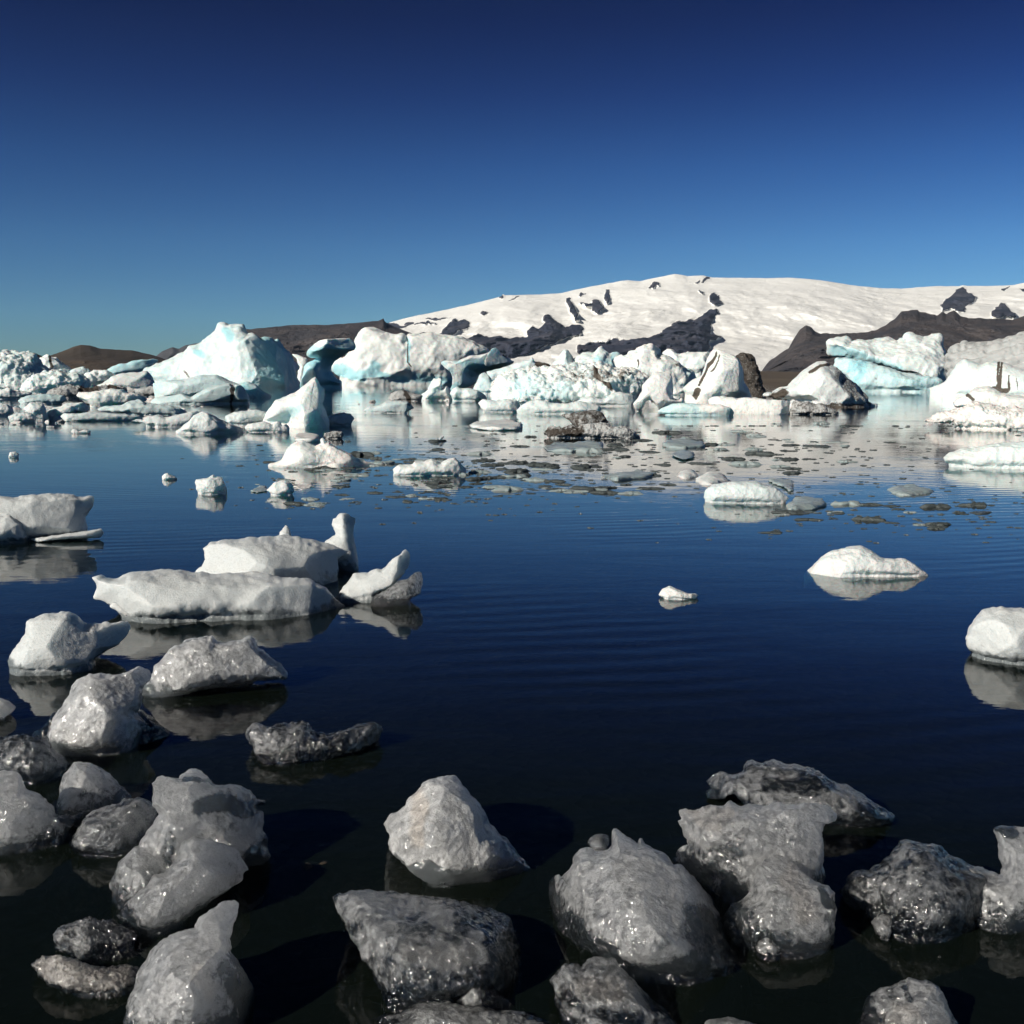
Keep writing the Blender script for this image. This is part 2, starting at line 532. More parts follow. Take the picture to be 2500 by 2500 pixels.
# ------------------------------------------------------------------ far icebergs
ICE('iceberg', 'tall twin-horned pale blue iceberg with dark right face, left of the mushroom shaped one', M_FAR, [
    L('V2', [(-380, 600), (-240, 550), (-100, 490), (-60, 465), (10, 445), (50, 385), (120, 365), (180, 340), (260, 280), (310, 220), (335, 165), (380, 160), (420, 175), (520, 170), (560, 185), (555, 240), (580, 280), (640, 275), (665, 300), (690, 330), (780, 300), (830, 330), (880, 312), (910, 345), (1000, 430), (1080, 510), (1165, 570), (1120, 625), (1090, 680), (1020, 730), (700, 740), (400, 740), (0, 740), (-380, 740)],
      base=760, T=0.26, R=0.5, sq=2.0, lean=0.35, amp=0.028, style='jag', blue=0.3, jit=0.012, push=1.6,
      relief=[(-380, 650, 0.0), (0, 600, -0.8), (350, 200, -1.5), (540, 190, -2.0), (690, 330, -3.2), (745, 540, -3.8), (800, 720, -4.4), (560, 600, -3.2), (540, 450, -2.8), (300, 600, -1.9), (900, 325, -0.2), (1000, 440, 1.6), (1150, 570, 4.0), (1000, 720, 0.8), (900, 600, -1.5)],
      paint=[('b', 40, 0.5, [(140, 420), (180, 450)]), ('b', 45, 0.45, [(400, 230), (440, 300)]), ('b', 90, 0.3, [(600, 600), (700, 680)]), ('b', 160, 0.55, [(820, 400), (950, 600)]), ('d', 16, 0.5, [(10, 600), (60, 650)])])])  # widest blue stroke: bluish ice, and the right face's shade painted deeper
ICE('iceberg', 'low smooth turquoise iceberg lying in front of the twin-horned one', M_FAR, [
    L('V2', [(-300, 720), (-150, 690), (0, 680), (150, 640), (300, 640), (420, 690), (520, 725), (600, 700), (680, 730), (740, 790), (840, 835), (700, 850), (400, 855), (0, 850), (-280, 830)],
      T=0.6, amp=0.035, style='smooth', blue=0.42, paint=[('b', 60, 0.4, [(560, 760), (700, 830)])])])
ICE('iceberg', 'rounded grey-green iceberg split by a dark crack, below the twin-horned iceberg', M_MID, [
    L('V2', [(-330, 890), (-270, 855), (-100, 830), (-40, 815), (60, 850), (130, 810), (200, 770), (300, 735), (420, 715), (455, 745), (462, 780), (478, 735), (520, 728), (560, 760), (605, 830), (625, 880), (600, 905), (300, 915), (0, 915), (-300, 910)],
      T=0.6, amp=0.04, style='smooth', blue=0.45, relief=[(-300, 880, 0.5), (100, 850, 0), (420, 780, -0.5), (462, 850, 0.3), (520, 820, -0.4), (610, 880, 0.4)],
      paint=[('d', 18, 1.0, [(462, 740), (445, 830), (440, 900)])])])
ICE('iceberg', 'blue mushroom shaped iceberg with a wide cap on a narrow stem', M_FAR, [
    L('V2', [(1155, 455), (1172, 400), (1220, 342), (1270, 318), (1330, 305), (1450, 300), (1540, 298), (1590, 320), (1614, 362), (1600, 400), (1540, 425), (1480, 470), (1425, 510), (1395, 560), (1395, 600), (1430, 650), (1490, 695), (1480, 740), (1100, 760), (1085, 735), (1100, 660), (1130, 600), (1145, 540), (1195, 500), (1240, 480), (1180, 478)],
      base=765, T=0.5, R=0.8, amp=0.03, style='smooth', blue=0.55, lean=-0.12, ext=0.2, band=0.1,
      relief=[(1160, 450, 0.1), (1200, 380, -0.6), (1250, 340, -0.9), (1400, 320, -0.8), (1580, 340, -0.6), (1350, 480, 0.5), (1330, 600, 0.9), (1230, 560, -0.1), (1200, 650, -0.4), (1110, 720, -0.4), (1400, 690, 0.7), (1490, 700, 0.6)],
      paint=[('b', 130, 0.6, [(1330, 430), (1320, 660)]), ('b', 40, -0.5, [(1230, 325), (1500, 310)])])])
ICE('iceberg', 'small white ice tooth standing between the twin-horned and mushroom icebergs', M_FAR, [
    L('V2', [(1015, 440), (1060, 445), (1110, 465), (1160, 480), (1160, 540), (1145, 560), (1140, 700), (1060, 700), (1080, 560), (1060, 490)], base=700, T=0.5, amp=0.04, style='melt', blue=0.1)])
ICE('iceberg', 'largest iceberg, long cream topped slab with a vertical crack and an overhanging turquoise end', M_FAR, [
    L('V3', [(-344, 590), (-330, 540), (-280, 500), (-220, 480), (-170, 420), (-120, 370), (-130, 320), (-100, 260), (-40, 200), (20, 203), (80, 228), (150, 255), (240, 275), (320, 265), (352, 300), (378, 262), (450, 255), (560, 250), (650, 268), (760, 285), (870, 305), (960, 330), (1040, 362), (1120, 395), (1140, 480), (1000, 560), (860, 620), (790, 680), (770, 735), (340, 735), (100, 720), (-200, 700), (-250, 650)],
      base=745, T=0.34, R=0.5, sq=3.0, lean=0.12, amp=0.027, style='jag', blue=0.03, jit=0.012, part='slab_body',
      relief=[(-340, 600, 0.3), (-40, 230, 0.5), (0, 600, -0.2), (300, 550, -0.2), (340, 300, 0.2), (700, 300, 0.4), (600, 500, -0.1), (330, 640, 0.15), (600, 680, 0.35), (780, 690, 0.3), (1100, 420, 0.3)],
      paint=[('b', 75, 0.8, [(-300, 600), (-60, 640), (60, 540)]), ('b', 45, 0.7, [(60, 620), (340, 690)]), ('b', 50, 0.9, [(440, 660), (780, 690)]), ('b', 18, 1.2, [(350, 280), (375, 340), (372, 510)]), ('d', 7, 1.0, [(350, 265), (372, 330), (370, 505), (400, 560)]), ('d', 22, 0.2, [(0, 240), (260, 320)]), ('d', 22, 0.2, [(450, 285), (760, 310), (1000, 380)])]),
    L('V3', [(690, 530), (740, 510), (850, 500), (950, 455), (1040, 450), (1130, 430), (1160, 390), (1200, 382), (1235, 405), (1250, 450), (1320, 480), (1405, 510), (1330, 555), (1180, 600), (1090, 615), (1040, 640), (1020, 700), (960, 750), (870, 765), (860, 830), (790, 830), (770, 790), (800, 720), (798, 660), (775, 610), (745, 580)],
      base=850, T=0.5, R=0.8, amp=0.03, style='smooth', blue=0.5, lean=-0.1, ext=0.12, band=0.08, push=0.3, part='overhang',
      relief=[(800, 540, -0.8), (830, 700, -0.7), (960, 500, -0.3), (960, 660, 0.7), (1200, 500, -0.2), (1200, 560, 0.5), (1390, 510, 0.8)],
      paint=[('b', 40, -0.6, [(760, 540), (860, 560), (820, 700)]), ('b', 60, 0.4, [(960, 680), (1150, 540)]), ('b', 35, -0.6, [(900, 480), (1230, 440)])])])
ICE('iceberg', 'rounded turquoise-white blocks at the foot of the overhanging end of the largest iceberg', M_FAR, [
    L('V3', [(765, 815), (790, 770), (830, 755), (880, 765), (960, 762), (1040, 790), (1100, 830), (1115, 865), (1000, 885), (880, 885), (800, 880)], T=0.55, amp=0.04, style='smooth', blue=0.32, relief=[(800, 820, 0), (880, 830, 0.4), (980, 820, -0.3), (1110, 870, 0.4)])])
ICE('iceberg', 'leaning turquoise ice pillar right of the overhang of the largest iceberg', M_FAR, [
    L('V3', [(970, 790), (1000, 740), (1030, 690), (1050, 625), (1075, 610), (1105, 615), (1135, 650), (1165, 690), (1210, 675), (1240, 730), (1200, 800), (1100, 820)], base=830, T=0.5, amp=0.04, style='smooth', blue=0.4)])
ICE('iceberg', 'pale curved ice block in front of the grey-blue hummocked iceberg', M_FAR, [
    L('V3', [(1140, 780), (1185, 720), (1290, 705), (1370, 750), (1410, 820), (1425, 870), (1380, 885), (1290, 880), (1250, 840)], base=890, T=0.5, amp=0.03, style='smooth', blue=0.22)])
ICE('iceberg', 'long tilted bluish ice beam with a black ash lump at its raised right end', M_FAR, [
    L('V3', [(1115, 605), (1200, 590), (1330, 550), (1450, 505), (1520, 500), (1530, 465), (1550, 470), (1560, 505), (1610, 515), (1700, 540), (1735, 575), (1600, 605), (1400, 645), (1240, 680), (1150, 700), (1130, 760)],
      base=800, ext=0.2, T=0.35, amp=0.05, style='rough', blue=0.35, paint=[('d', 45, 1.1, [(1590, 540), (1620, 570)]), ('d', 20, 0.8, [(1660, 545), (1720, 570)])])])
ICE('iceberg', 'wide hummocked grey-blue iceberg with rough broken surface in the middle of the row', M_FAR, [
    L('V4', [(-580, 720), (-500, 670), (-400, 630), (-250, 600), (-100, 580), (0, 570), (150, 560), (300, 555), (400, 548), (520, 556), (640, 605), (760, 600), (860, 640), (905, 665), (870, 700), (845, 770), (830, 850), (760, 910), (600, 930), (200, 930), (-200, 930), (-560, 880)],
      T=0.9, R=0.9, amp=0.10, nscale=0.5, style='rubble', blue=0.22, lean=0.9, dirt=0.2,
      paint=[('d', 22, 0.45, [(380, 600), (450, 700), (560, 790)]), ('d', 60, 0.2, [(200, 640), (700, 660)]), ('b', 120, 0.25, [(-300, 720), (100, 800)])])])
ICE('iceberg', 'low mottled grey mound at the waterline left of the white arch iceberg', M_MID, [
    L('V4', [(210, 900), (280, 850), (380, 845), (480, 870), (560, 810), (640, 800), (760, 830), (770, 890), (740, 925), (460, 930), (250, 925)], base=935, T=0.6, amp=0.06, style='rough', blue=0.2, dirt=0.1)])
ICE('iceberg', 'row of bright mint-white ice lobes at the waterline in front of the hummocked iceberg', M_FAR, [
    L('V3', [(1030, 905), (1080, 865), (1200, 885), (1290, 865), (1400, 885), (1430, 925), (1420, 990), (1250, 992), (1100, 990), (1060, 950)], T=0.5, amp=0.04, style='smooth', blue=0.25),
    L('V3', [(1395, 970), (1460, 910), (1530, 880), (1600, 865), (1700, 900), (1850, 905), (1990, 880), (2060, 900), (2170, 920), (2210, 950), (2190, 988), (2000, 1008), (1700, 1010), (1410, 1005)], T=0.5, amp=0.05, style='melt', blue=0.3)])
ICE('iceberg', 'white fluted ice spire standing at the waterline before the largest iceberg', M_FAR, [
    L('V3', [(495, 830), (560, 780), (590, 710), (612, 668), (640, 675), (662, 665), (690, 682), (695, 760), (740, 735), (775, 780), (790, 870), (640, 882), (500, 880)], T=0.5, amp=0.04, style='melt', blue=0.22,
      relief=[(500, 850, 0.3), (620, 720, -0.3), (650, 760, 0.15), (680, 740, -0.2), (720, 820, 0.4), (760, 780, -0.1)])])
ICE('iceberg', 'dirt streaked grey ice hump left of the fluted spire', M_DIRTY, [
    L('V3', [(185, 865), (210, 815), (280, 785), (360, 790), (420, 815), (515, 835), (490, 880), (350, 888), (210, 882)], T=0.5, amp=0.06, style='rough', dirt=0.25, paint=[('d', 25, 0.7, [(350, 800), (380, 880)])])])
ICE('iceberg', 'grey-white low berg ending in a dark beak, on bright water below the largest iceberg', M_MID, [
    L('V3', [(-60, 975), (0, 940), (100, 922), (160, 892), (280, 882), (370, 890), (440, 955), (380, 975), (340, 1000), (150, 1002), (0, 996)], T=0.5, amp=0.05, style='melt', blue=0.35, paint=[('c', 25, 0.5, [(370, 900), (430, 955)])])])
ICE('iceberg', 'small grey ice lump between the swan-necked iceberg and the beaked berg', M_MID, [
    L('V2', [(1330, 1090), (1345, 1040), (1420, 1010), (1500, 992), (1570, 1010), (1600, 1050), (1570, 1100), (1500, 1120), (1350, 1105)], T=0.5, amp=0.06, style='rough', blue=0.1, clear=0.25)])
ICE('iceberg', 'swan-necked white iceberg rising to a rounded peak', M_FAR, [
    L('V2', [(740, 1070), (770, 1010), (820, 930), (860, 880), (960, 850), (1050, 805), (1100, 745), (1150, 700), (1195, 662), (1230, 648), (1268, 680), (1290, 735), (1330, 780), (1320, 860), (1300, 905), (1330, 980), (1355, 1060), (1355, 1115), (1340, 1140), (1040, 1142), (980, 1110), (900, 1095)],
      T=0.55, R=0.85, amp=0.035, style='smooth', blue=0.16, relief=[(760, 1050, 0.5), (900, 900, 0.1), (1000, 1020, 0.5), (1060, 1060, 0.2), (1230, 700, -0.1), (1200, 900, -0.4), (1180, 1100, -0.8), (1340, 1000, 0.3)],
      paint=[('b', 60, 0.35, [(950, 1050), (1080, 950)])])])
ICE('iceberg', 'low cluster of small rounded lumps at the waterline left of the swan-necked iceberg', M_MID, [
    L('V2', [(570, 1140), (600, 1100), (680, 1088), (740, 1075), (810, 1092), (830, 1115), (870, 1068), (910, 1085), (925, 1120), (960, 1095), (998, 1130), (990, 1170), (900, 1180), (600, 1172)], T=0.5, amp=0.06, style='melt', dirt=0.08)])
ICE('iceberg', 'blocky pale ice mound behind the small rounded lumps', M_MID, [
    L('V2', [(385, 1035), (470, 990), (560, 975), (620, 968), (690, 960), (770, 985), (780, 1010), (740, 1070), (600, 1105), (500, 1115), (400, 1100)], base=1125, T=0.5, amp=0.06, style='melt', blue=0.25)])
ICE('iceberg', 'grey tent shaped berg with a pointed top at the left waterline', M_MID, [
    L('V2', [(-90, 1175), (-20, 1120), (20, 1090), (80, 1030), (150, 985), (190, 980), (260, 1020), (330, 1060), (400, 1090), (500, 1120), (560, 1150), (572, 1180), (520, 1195), (200, 1192), (-30, 1185)], T=0.55, R=0.95, amp=0.05, style='melt', blue=0.15,
      relief=[(-80, 1170, 0.2), (160, 1010, -0.1), (170, 1150, -0.6), (560, 1170, 0.7)])])
ICE('iceberg', 'long cream coloured loaf shaped berg left of the grey tent shaped one', M_MID, [
    L('V1', [(1210, 1080), (1290, 1050), (1350, 1060), (1400, 1030), (1480, 1020), (1560, 1040), (1700, 1012), (1800, 985), (1900, 975), (1920, 1030), (1750, 1120), (1650, 1132), (1480, 1132), (1455, 1110), (1380, 1112), (1350, 1092)], T=0.45, amp=0.06, style='smooth', dirt=0.06)])
ICE('iceberg', 'white tent shaped berg with a split blade on top, alone on open water', M_FAR, [
    L('V2', [(780, 1485), (850, 1462), (905, 1445), (930, 1400), (960, 1340), (1010, 1290), (1070, 1255), (1120, 1250), (1180, 1290), (1230, 1310), (1290, 1285), (1278, 1240), (1300, 1223), (1325, 1240), (1332, 1270), (1345, 1248), (1400, 1300), (1500, 1350), (1600, 1410), (1700, 1452), (1800, 1480), (1835, 1500), (1700, 1512), (1000, 1512), (850, 1502)],
      T=0.5, R=0.95, amp=0.03, style='smooth', blue=0.12, lean=0.5, relief=[(800, 1490, 0.3), (1060, 1290, 0.1), (1100, 1430, -0.3), (1300, 1260, 0), (1350, 1360, 0.25), (1400, 1340, -0.2), (1450, 1450, -0.5), (1800, 1490, 0.6)],
      paint=[('c', 12, 0.5, [(910, 1440), (1150, 1425), (1300, 1450), (1450, 1480)])])])
ICE('iceberg', 'far white peaked iceberg on the horizon, directly right of the glacier tongue', M_FAR, [
    L('V4', [(-60, 560), (0, 545), (60, 480), (110, 412), (135, 408), (160, 460), (185, 515), (230, 480), (300, 450), (400, 440), (430, 390), (452, 374), (490, 400), (530, 435), (600, 440), (620, 480), (640, 560), (660, 620), (300, 640), (0, 640)], base=690, T=0.5, R=0.9, amp=0.050, style='jag', blue=0.25, lean=0.3,
      paint=[('b', 60, 0.4, [(430, 510), (560, 540)]), ('b', 30, 0.4, [(580, 450), (600, 490)]), ('d', 14, 0.5, [(380, 545), (395, 530)])])])
ICE('iceberg', 'broad snowy white iceberg with brown streaks behind the white arch iceberg', M_FAR, [
    L('V4', [(600, 482), (700, 480), (790, 430), (860, 370), (900, 374), (930, 360), (980, 400), (1010, 450), (1050, 470), (1120, 510), (1200, 560), (1320, 620), (1330, 720), (1250, 790), (1150, 800), (900, 700), (780, 640), (650, 610)], base=830, T=0.5, R=0.8, amp=0.050, style='jag', blue=0.12, lean=0.4, ext=0.2,
      paint=[('d', 14, 0.8, [(795, 490), (800, 550)]), ('d', 22, 0.35, [(1000, 440), (1030, 520)]), ('d', 20, 0.4, [(1130, 570), (1210, 580)]), ('b', 50, 0.4, [(1250, 560), (1290, 620)])])])
ICE('iceberg', 'flat topped far white iceberg left of the tilted striped one', M_FAR, [
    L('V4', [(1035, 440), (1060, 420), (1110, 410), (1180, 450), (1300, 430), (1400, 436), (1500, 440), (1480, 560), (1400, 640), (1280, 620), (1100, 500)], base=740, T=0.5, amp=0.050, style='jag', blue=0.15, ext=0.2)])
ICE('iceberg', 'bright white arch shaped iceberg standing on two legs', M_FAR, [
    L('V4', [(758, 915), (800, 860), (845, 800), (843, 742), (880, 690), (930, 640), (970, 605), (1030, 608), (1112, 600), (1125, 680), (1132, 760), (1132, 850), (1180, 872), (1208, 840), (1235, 868), (1235, 915), (1150, 950), (1020, 955), (1005, 975), (975, 920), (915, 878), (870, 900), (842, 960), (785, 965)],
      base=985, T=0.55, R=0.85, sq=2.6, amp=0.02, style='smooth', blue=0.02, ext=0.1, band=0.04, relief=[(780, 930, -0.2), (900, 720, -0.1), (1100, 620, 0.1), (1060, 900, -0.3), (1120, 800, 0.25)])])
ICE('iceberg', 'pale turquoise smooth low berg lying in front of the white arch', M_FAR, [
    L('V4', [(980, 1000), (1030, 950), (1130, 908), (1230, 900), (1400, 915), (1480, 908), (1580, 916), (1680, 950), (1718, 1000), (1690, 1022), (1400, 1022), (1100, 1012)], T=0.5, amp=0.035, style='smooth', blue=0.5, paint=[('b', 60, -0.5, [(1430, 930), (1600, 950)])])])
ICE('iceberg', 'cream tilted iceberg with dark ash bands and a black ice boulder behind it', M_FAR, [
    L('V4', [(1220, 770), (1300, 695), (1400, 640), (1440, 540), (1480, 440), (1510, 395), (1530, 402), (1552, 396), (1620, 420), (1700, 460), (1760, 500), (1800, 590), (1810, 700), (1860, 780), (1890, 860), (1700, 880), (1480, 880), (1450, 905), (1390, 905), (1380, 870), (1250, 835)],
      base=915, T=0.5, R=0.85, sq=2.4, amp=0.03, style='smooth', blue=0.06, lean=0.3, part='tilted_slab',
      relief=[(1240, 780, 0.5), (1420, 640, 0.1), (1440, 700, 0.35), (1500, 430, 0), (1600, 600, -0.3), (1600, 780, 0.15), (1700, 700, -0.5), (1800, 700, 0.5), (1850, 840, 0.6), (1450, 860, -0.3)],
      paint=[('d', 13, 1.3, [(1535, 405), (1470, 540), (1425, 660), (1385, 740)]), ('d', 9, 0.9, [(1570, 420), (1520, 530), (1490, 600)]), ('d', 40, 1.2, [(1370, 800), (1350, 850)]), ('b', 50, 0.25, [(1580, 720), (1600, 820)])]),
    L('V4', [(1715, 458), (1800, 446), (1870, 460), (1910, 530), (1932, 600), (1960, 740), (1990, 800), (1900, 820), (1850, 720), (1790, 600), (1760, 500)], base=850, T=0.5, dw=0.6, amp=0.075, style='jag', dirt=0.62, part='ash_boulder', mat=M_DIRTY, plabel='black ash-covered ice boulder')])
ICE('iceberg', 'flat white table of ice with a straight cut front, right of the arch', M_FAR, [
    L('V5', [(-195, 625), (-165, 605), (-90, 600), (0, 618), (60, 605), (130, 612), (200, 622), (365, 635), (355, 675), (345, 720), (0, 718), (-180, 708)], base=722, T=0.5, R=0.35, sq=4, amp=0.04, style='rough', blue=0.05, dirt=0.03, jit=0.03)])
ICE('iceberg', 'low heap of dark dirty ice rubble right of the flat white table', M_DIRTY, [
    L('V5', [(352, 720), (372, 650), (400, 630), (480, 640), (520, 660), (560, 645), (610, 670), (650, 690), (680, 715), (500, 724)], T=0.6, amp=0.1, style='rubble', dirt=0.35)])
ICE('iceberg', 'grey folded iceberg shaped like a boulder, mostly in shade beside the blue channel', M_MID, [
    L('V5', [(165, 590), (230, 560), (330, 520), (400, 460), (480, 400), (530, 370), (590, 365), (640, 400), (700, 432), (760, 490), (830, 560), (885, 612), (880, 640), (965, 662), (850, 674), (700, 674), (560, 645), (450, 630), (250, 625)],
      T=0.55, R=0.95, amp=0.06, style='melt', nscale=1.2, blue=0.05, dirt=0.12, lean=0.3,
      relief=[(180, 600, 0.6), (450, 450, 0.2), (590, 390, 0.1), (480, 520, -0.3), (520, 600, -0.3), (590, 520, -0.5), (640, 640, -0.6), (700, 500, 0.3), (880, 620, 0.8), (780, 560, 0.4)],
      paint=[('d', 45, 1.0, [(250, 590), (310, 570)]), ('d', 12, 0.9, [(490, 440), (560, 395), (620, 390)]), ('d', 60, 0.35, [(700, 460), (860, 620)]), ('d', 25, 0.5, [(640, 660), (880, 665)])])])
ICE('iceberg', 'big tilted cyan iceberg with an undercut line and wavy grey top, far right', M_FAR, [
    L('V5', [(650, 400), (665, 345), (760, 350), (880, 375), (1000, 410), (1150, 450), (1300, 480), (1390, 500), (1330, 540), (1290, 565), (1000, 572), (840, 562), (780, 512), (740, 455)],
      base=573, T=0.5, R=0.8, amp=0.037, style='jag', blue=0.5, part='lower_block', push=0.9,
      paint=[('b', 30, 0.6, [(740, 400), (860, 370), (800, 490)]), ('d', 14, 0.3, [(930, 470), (945, 540)])]),
    L('V5', [(615, 232), (690, 215), (732, 204), (765, 242), (820, 228), (880, 235), (950, 222), (1010, 208), (1060, 230), (1080, 236), (1110, 218), (1130, 215), (1140, 180), (1162, 168), (1200, 185), (1260, 205), (1370, 184), (1385, 220), (1392, 300), (1440, 440), (1430, 470), (1390, 497), (1300, 480), (1150, 430), (1000, 390), (860, 355), (740, 335), (620, 312)],
      base=500, T=0.5, R=0.6, sq=2.8, amp=0.034, style='jag', facet=0.03, dip=-0.3, layers=16, blue=0.2, ext=0.02, band=0.02, lean=0.5, push=0.2, part='upper_slab', plabel='tilted upper slab with wavy grey ridged top',
      relief=[(640, 270, -0.2), (850, 320, -0.4), (1100, 400, -0.5), (1350, 440, -0.4), (900, 240, 0.6), (1160, 190, 0.9), (1380, 220, 0.9), (1300, 340, 0.1)],
      paint=[('b', 30, 0.5, [(650, 300), (850, 345), (1100, 410)]), ('d', 50, 0.12, [(850, 260), (1180, 330)]), ('d', 12, 0.5, [(900, 360), (905, 380)])])])
ICE('iceberg', 'furthest right grey-white iceberg with many wavy ash layers, cut by the frame edge', M_DIRTY, [
    L('V5', [(1400, 330), (1440, 280), (1470, 250), (1500, 262), (1515, 238), (1540, 255), (1600, 245), (1650, 232), (1680, 240), (1740, 220), (1800, 210), (1880, 185), (1932, 175), (2100, 185), (2250, 260), (2250, 560), (1450, 560), (1410, 430)], base=540, T=0.5, R=0.9, amp=0.05, nscale=0.6, style='layer', facet=0, dip=0.25, layers=14, dirt=0.16, lean=0.7)])
ICE('iceberg', 'pale sheet-like iceberg with black vertical ash veins, right edge', M_FAR, [
    L('V5', [(1290, 550), (1400, 500), (1440, 440), (1470, 380), (1530, 350), (1590, 360), (1640, 380), (1690, 360), (1760, 365), (1850, 400), (1932, 430), (2150, 470), (2150, 620), (1700, 615), (1500, 605), (1340, 600)], base=607, T=0.35, R=0.6, amp=0.035, style='smooth', blue=0.22, lean=0.5,
      paint=[('d', 9, 1.3, [(1765, 365), (1755, 450), (1755, 545)]), ('d', 8, 1.3, [(1785, 370), (1775, 460), (1770, 540)]), ('d', 8, 0.9, [(1830, 460), (1830, 550)]), ('d', 7, 0.6, [(1880, 480), (1885, 550)]), ('d', 25, 0.8, [(1720, 550), (1810, 560)])])])
ICE('iceberg', 'snow white iceberg of heaped rubble blocks with a long flat tongue, right edge', M_FAR, [
    L('V5', [(1458, 640), (1490, 610), (1535, 580), (1600, 553), (1690, 532), (1760, 562), (1850, 590), (1932, 600), (2150, 620), (2150, 740), (1850, 720), (1600, 680), (1470, 670)], base=725, T=0.5, amp=0.05, style='melt', blue=0.03, ext=0.2, part='upper_ledge', push=1.0,
      paint=[('d', 18, 0.7, [(1550, 590), (1590, 625)]), ('d', 14, 0.3, [(1700, 590), (1700, 640)])]),
    L('V5', [(1256, 765), (1300, 745), (1350, 728), (1440, 705), (1500, 690), (1560, 655), (1640, 650), (1800, 690), (2150, 720), (2150, 840), (1850, 825), (1700, 812), (1600, 802), (1480, 790), (1440, 765)], base=825, T=0.7, amp=0.11, nscale=0.5, style='rubble', blue=0.05, lean=0.8, part='rubble_apron')])
ICE('iceberg', 'smooth pale green low iceberg on the right edge with a clear reflection', M_FAR, [
    L('V5', [(1388, 1015), (1430, 982), (1530, 950), (1600, 945), (1700, 922), (1800, 912), (1932, 905), (2150, 900), (2150, 1090), (1932, 1082), (1600, 1082), (1480, 1058), (1410, 1045)], T=0.5, amp=0.05, style='melt', nscale=0.8, blue=0.33, lean=0.5)])

# ------------------------------------------------------------------ crowded ice on the left
ICE('iceberg', 'hummocky lilac-grey iceberg filling the far left edge', M_FAR, [
    L('V1', [(-120, 440), (0, 436), (120, 428), (240, 432), (330, 445), (352, 480), (400, 560), (520, 620), (560, 740), (420, 800), (200, 810), (-120, 800)], base=815, T=0.8, R=0.9, amp=0.09, nscale=0.7, style='rubble', blue=0.25, lean=0.9, dirt=0.12)])
ICE('iceberg', 'pointed iceberg with a brown ash stripe at its peak, before the dark hill', M_FAR, [
    L('V1', [(298, 570), (310, 520), (380, 500), (430, 470), (455, 458), (480, 475), (525, 485), (560, 510), (600, 545), (660, 585), (640, 640), (380, 640)], base=700, T=0.5, amp=0.062, style='jag', blue=0.15, lean=0.4, paint=[('d', 18, 0.9, [(465, 470), (490, 560), (490, 610)]), ('d', 20, 0.3, [(340, 530), (410, 525)])])])
ICE('iceberg', 'dark blue shaded ice dome right of the ash striped peak', M_FAR, [
    L('V1', [(640, 620), (680, 590), (720, 575), (780, 560), (820, 575), (865, 605), (880, 640), (820, 665), (700, 670)], base=720, T=0.5, amp=0.06, style='melt', blue=0.3, dirt=0.1)])
ICE('iceberg', 'long wedge of deep turquoise ice lying in front of the dark hill', M_FAR, [
    L('V1', [(985, 612), (1060, 562), (1140, 527), (1180, 530), (1250, 502), (1330, 488), (1400, 490), (1450, 478), (1505, 500), (1440, 545), (1370, 600), (1300, 640), (1050, 645)], base=690, T=0.35, amp=0.04, style='smooth', blue=0.6, lean=-0.1)])
ICE('iceberg', 'jumbled white and blue-grey iceberg in the left crowd, below the ash striped peak', M_FAR, [
    L('V1', [(210, 790), (250, 690), (330, 645), (420, 620), (500, 605), (560, 590), (640, 625), (760, 650), (830, 690), (850, 740), (760, 790), (600, 800), (400, 815), (300, 820)], base=840, T=0.7, R=0.9, amp=0.1, nscale=0.7, style='rubble', blue=0.25, lean=0.6)])
ICE('iceberg', 'broken snowy ridge of blocks in the left crowd, below the turquoise wedge', M_FAR, [
    L('V1', [(680, 645), (800, 640), (880, 610), (960, 600), (1070, 625), (1080, 670), (960, 705), (860, 740), (760, 730)], base=760, T=0.6, amp=0.11, nscale=0.6, style='rubble', blue=0.12, lean=0.5)])
ICE('iceberg', 'flat pale snowfield floe behind the brown ash ridge in the left crowd', M_FAR, [
    L('V1', [(905, 745), (1000, 700), (1060, 650), (1150, 625), (1250, 615), (1390, 600), (1440, 660), (1465, 710), (1450, 745), (1300, 770), (1000, 765)], base=780, T=0.7, amp=0.04, style='smooth', blue=0.15, lean=1.2)])
ICE('iceberg', 'brown ash covered ice ridge in the left crowd', M_DIRTY, [
    L('V1', [(430, 825), (480, 785), (600, 735), (650, 728), (710, 745), (800, 765), (880, 775), (900, 750), (980, 742), (1040, 735), (1085, 740), (1170, 752), (1220, 785), (1150, 810), (740, 830), (650, 855), (500, 840)], base=860, T=0.4, amp=0.1, nscale=0.6, style='rubble', dirt=0.33,
      paint=[('d', 40, 0.7, [(780, 780), (900, 775)]), ('d', 30, 0.9, [(1040, 755), (1080, 760)]), ('d', 30, -0.3, [(600, 760), (680, 800)])])])
ICE('iceberg', 'smaller brown-grey ash strewn ridge below the twin-horned iceberg', M_DIRTY, [
    L('V1', [(1270, 800), (1290, 775), (1400, 752), (1500, 742), (1600, 755), (1680, 770), (1765, 805), (1700, 825), (1440, 840), (1350, 825)], base=850, T=0.4, amp=0.1, nscale=0.7, style='rubble', dirt=0.22)])
ICE('iceberg', 'small white cube of ice standing among brown ash ice', M_FAR, [
    L('V1', [(1438, 835), (1448, 795), (1480, 780), (1530, 778), (1558, 800), (1550, 838)], base=850, T=0.5, amp=0.03, style='smooth', blue=0.02)])
ICE('iceberg', 'long grey-green rounded floe near the left edge', M_MID, [
    L('V1', [(160, 885), (250, 835), (400, 818), (500, 825), (590, 832), (635, 865), (600, 900), (450, 912), (200, 908)], T=0.5, amp=0.06, style='melt', blue=0.5, clear=0.2)])
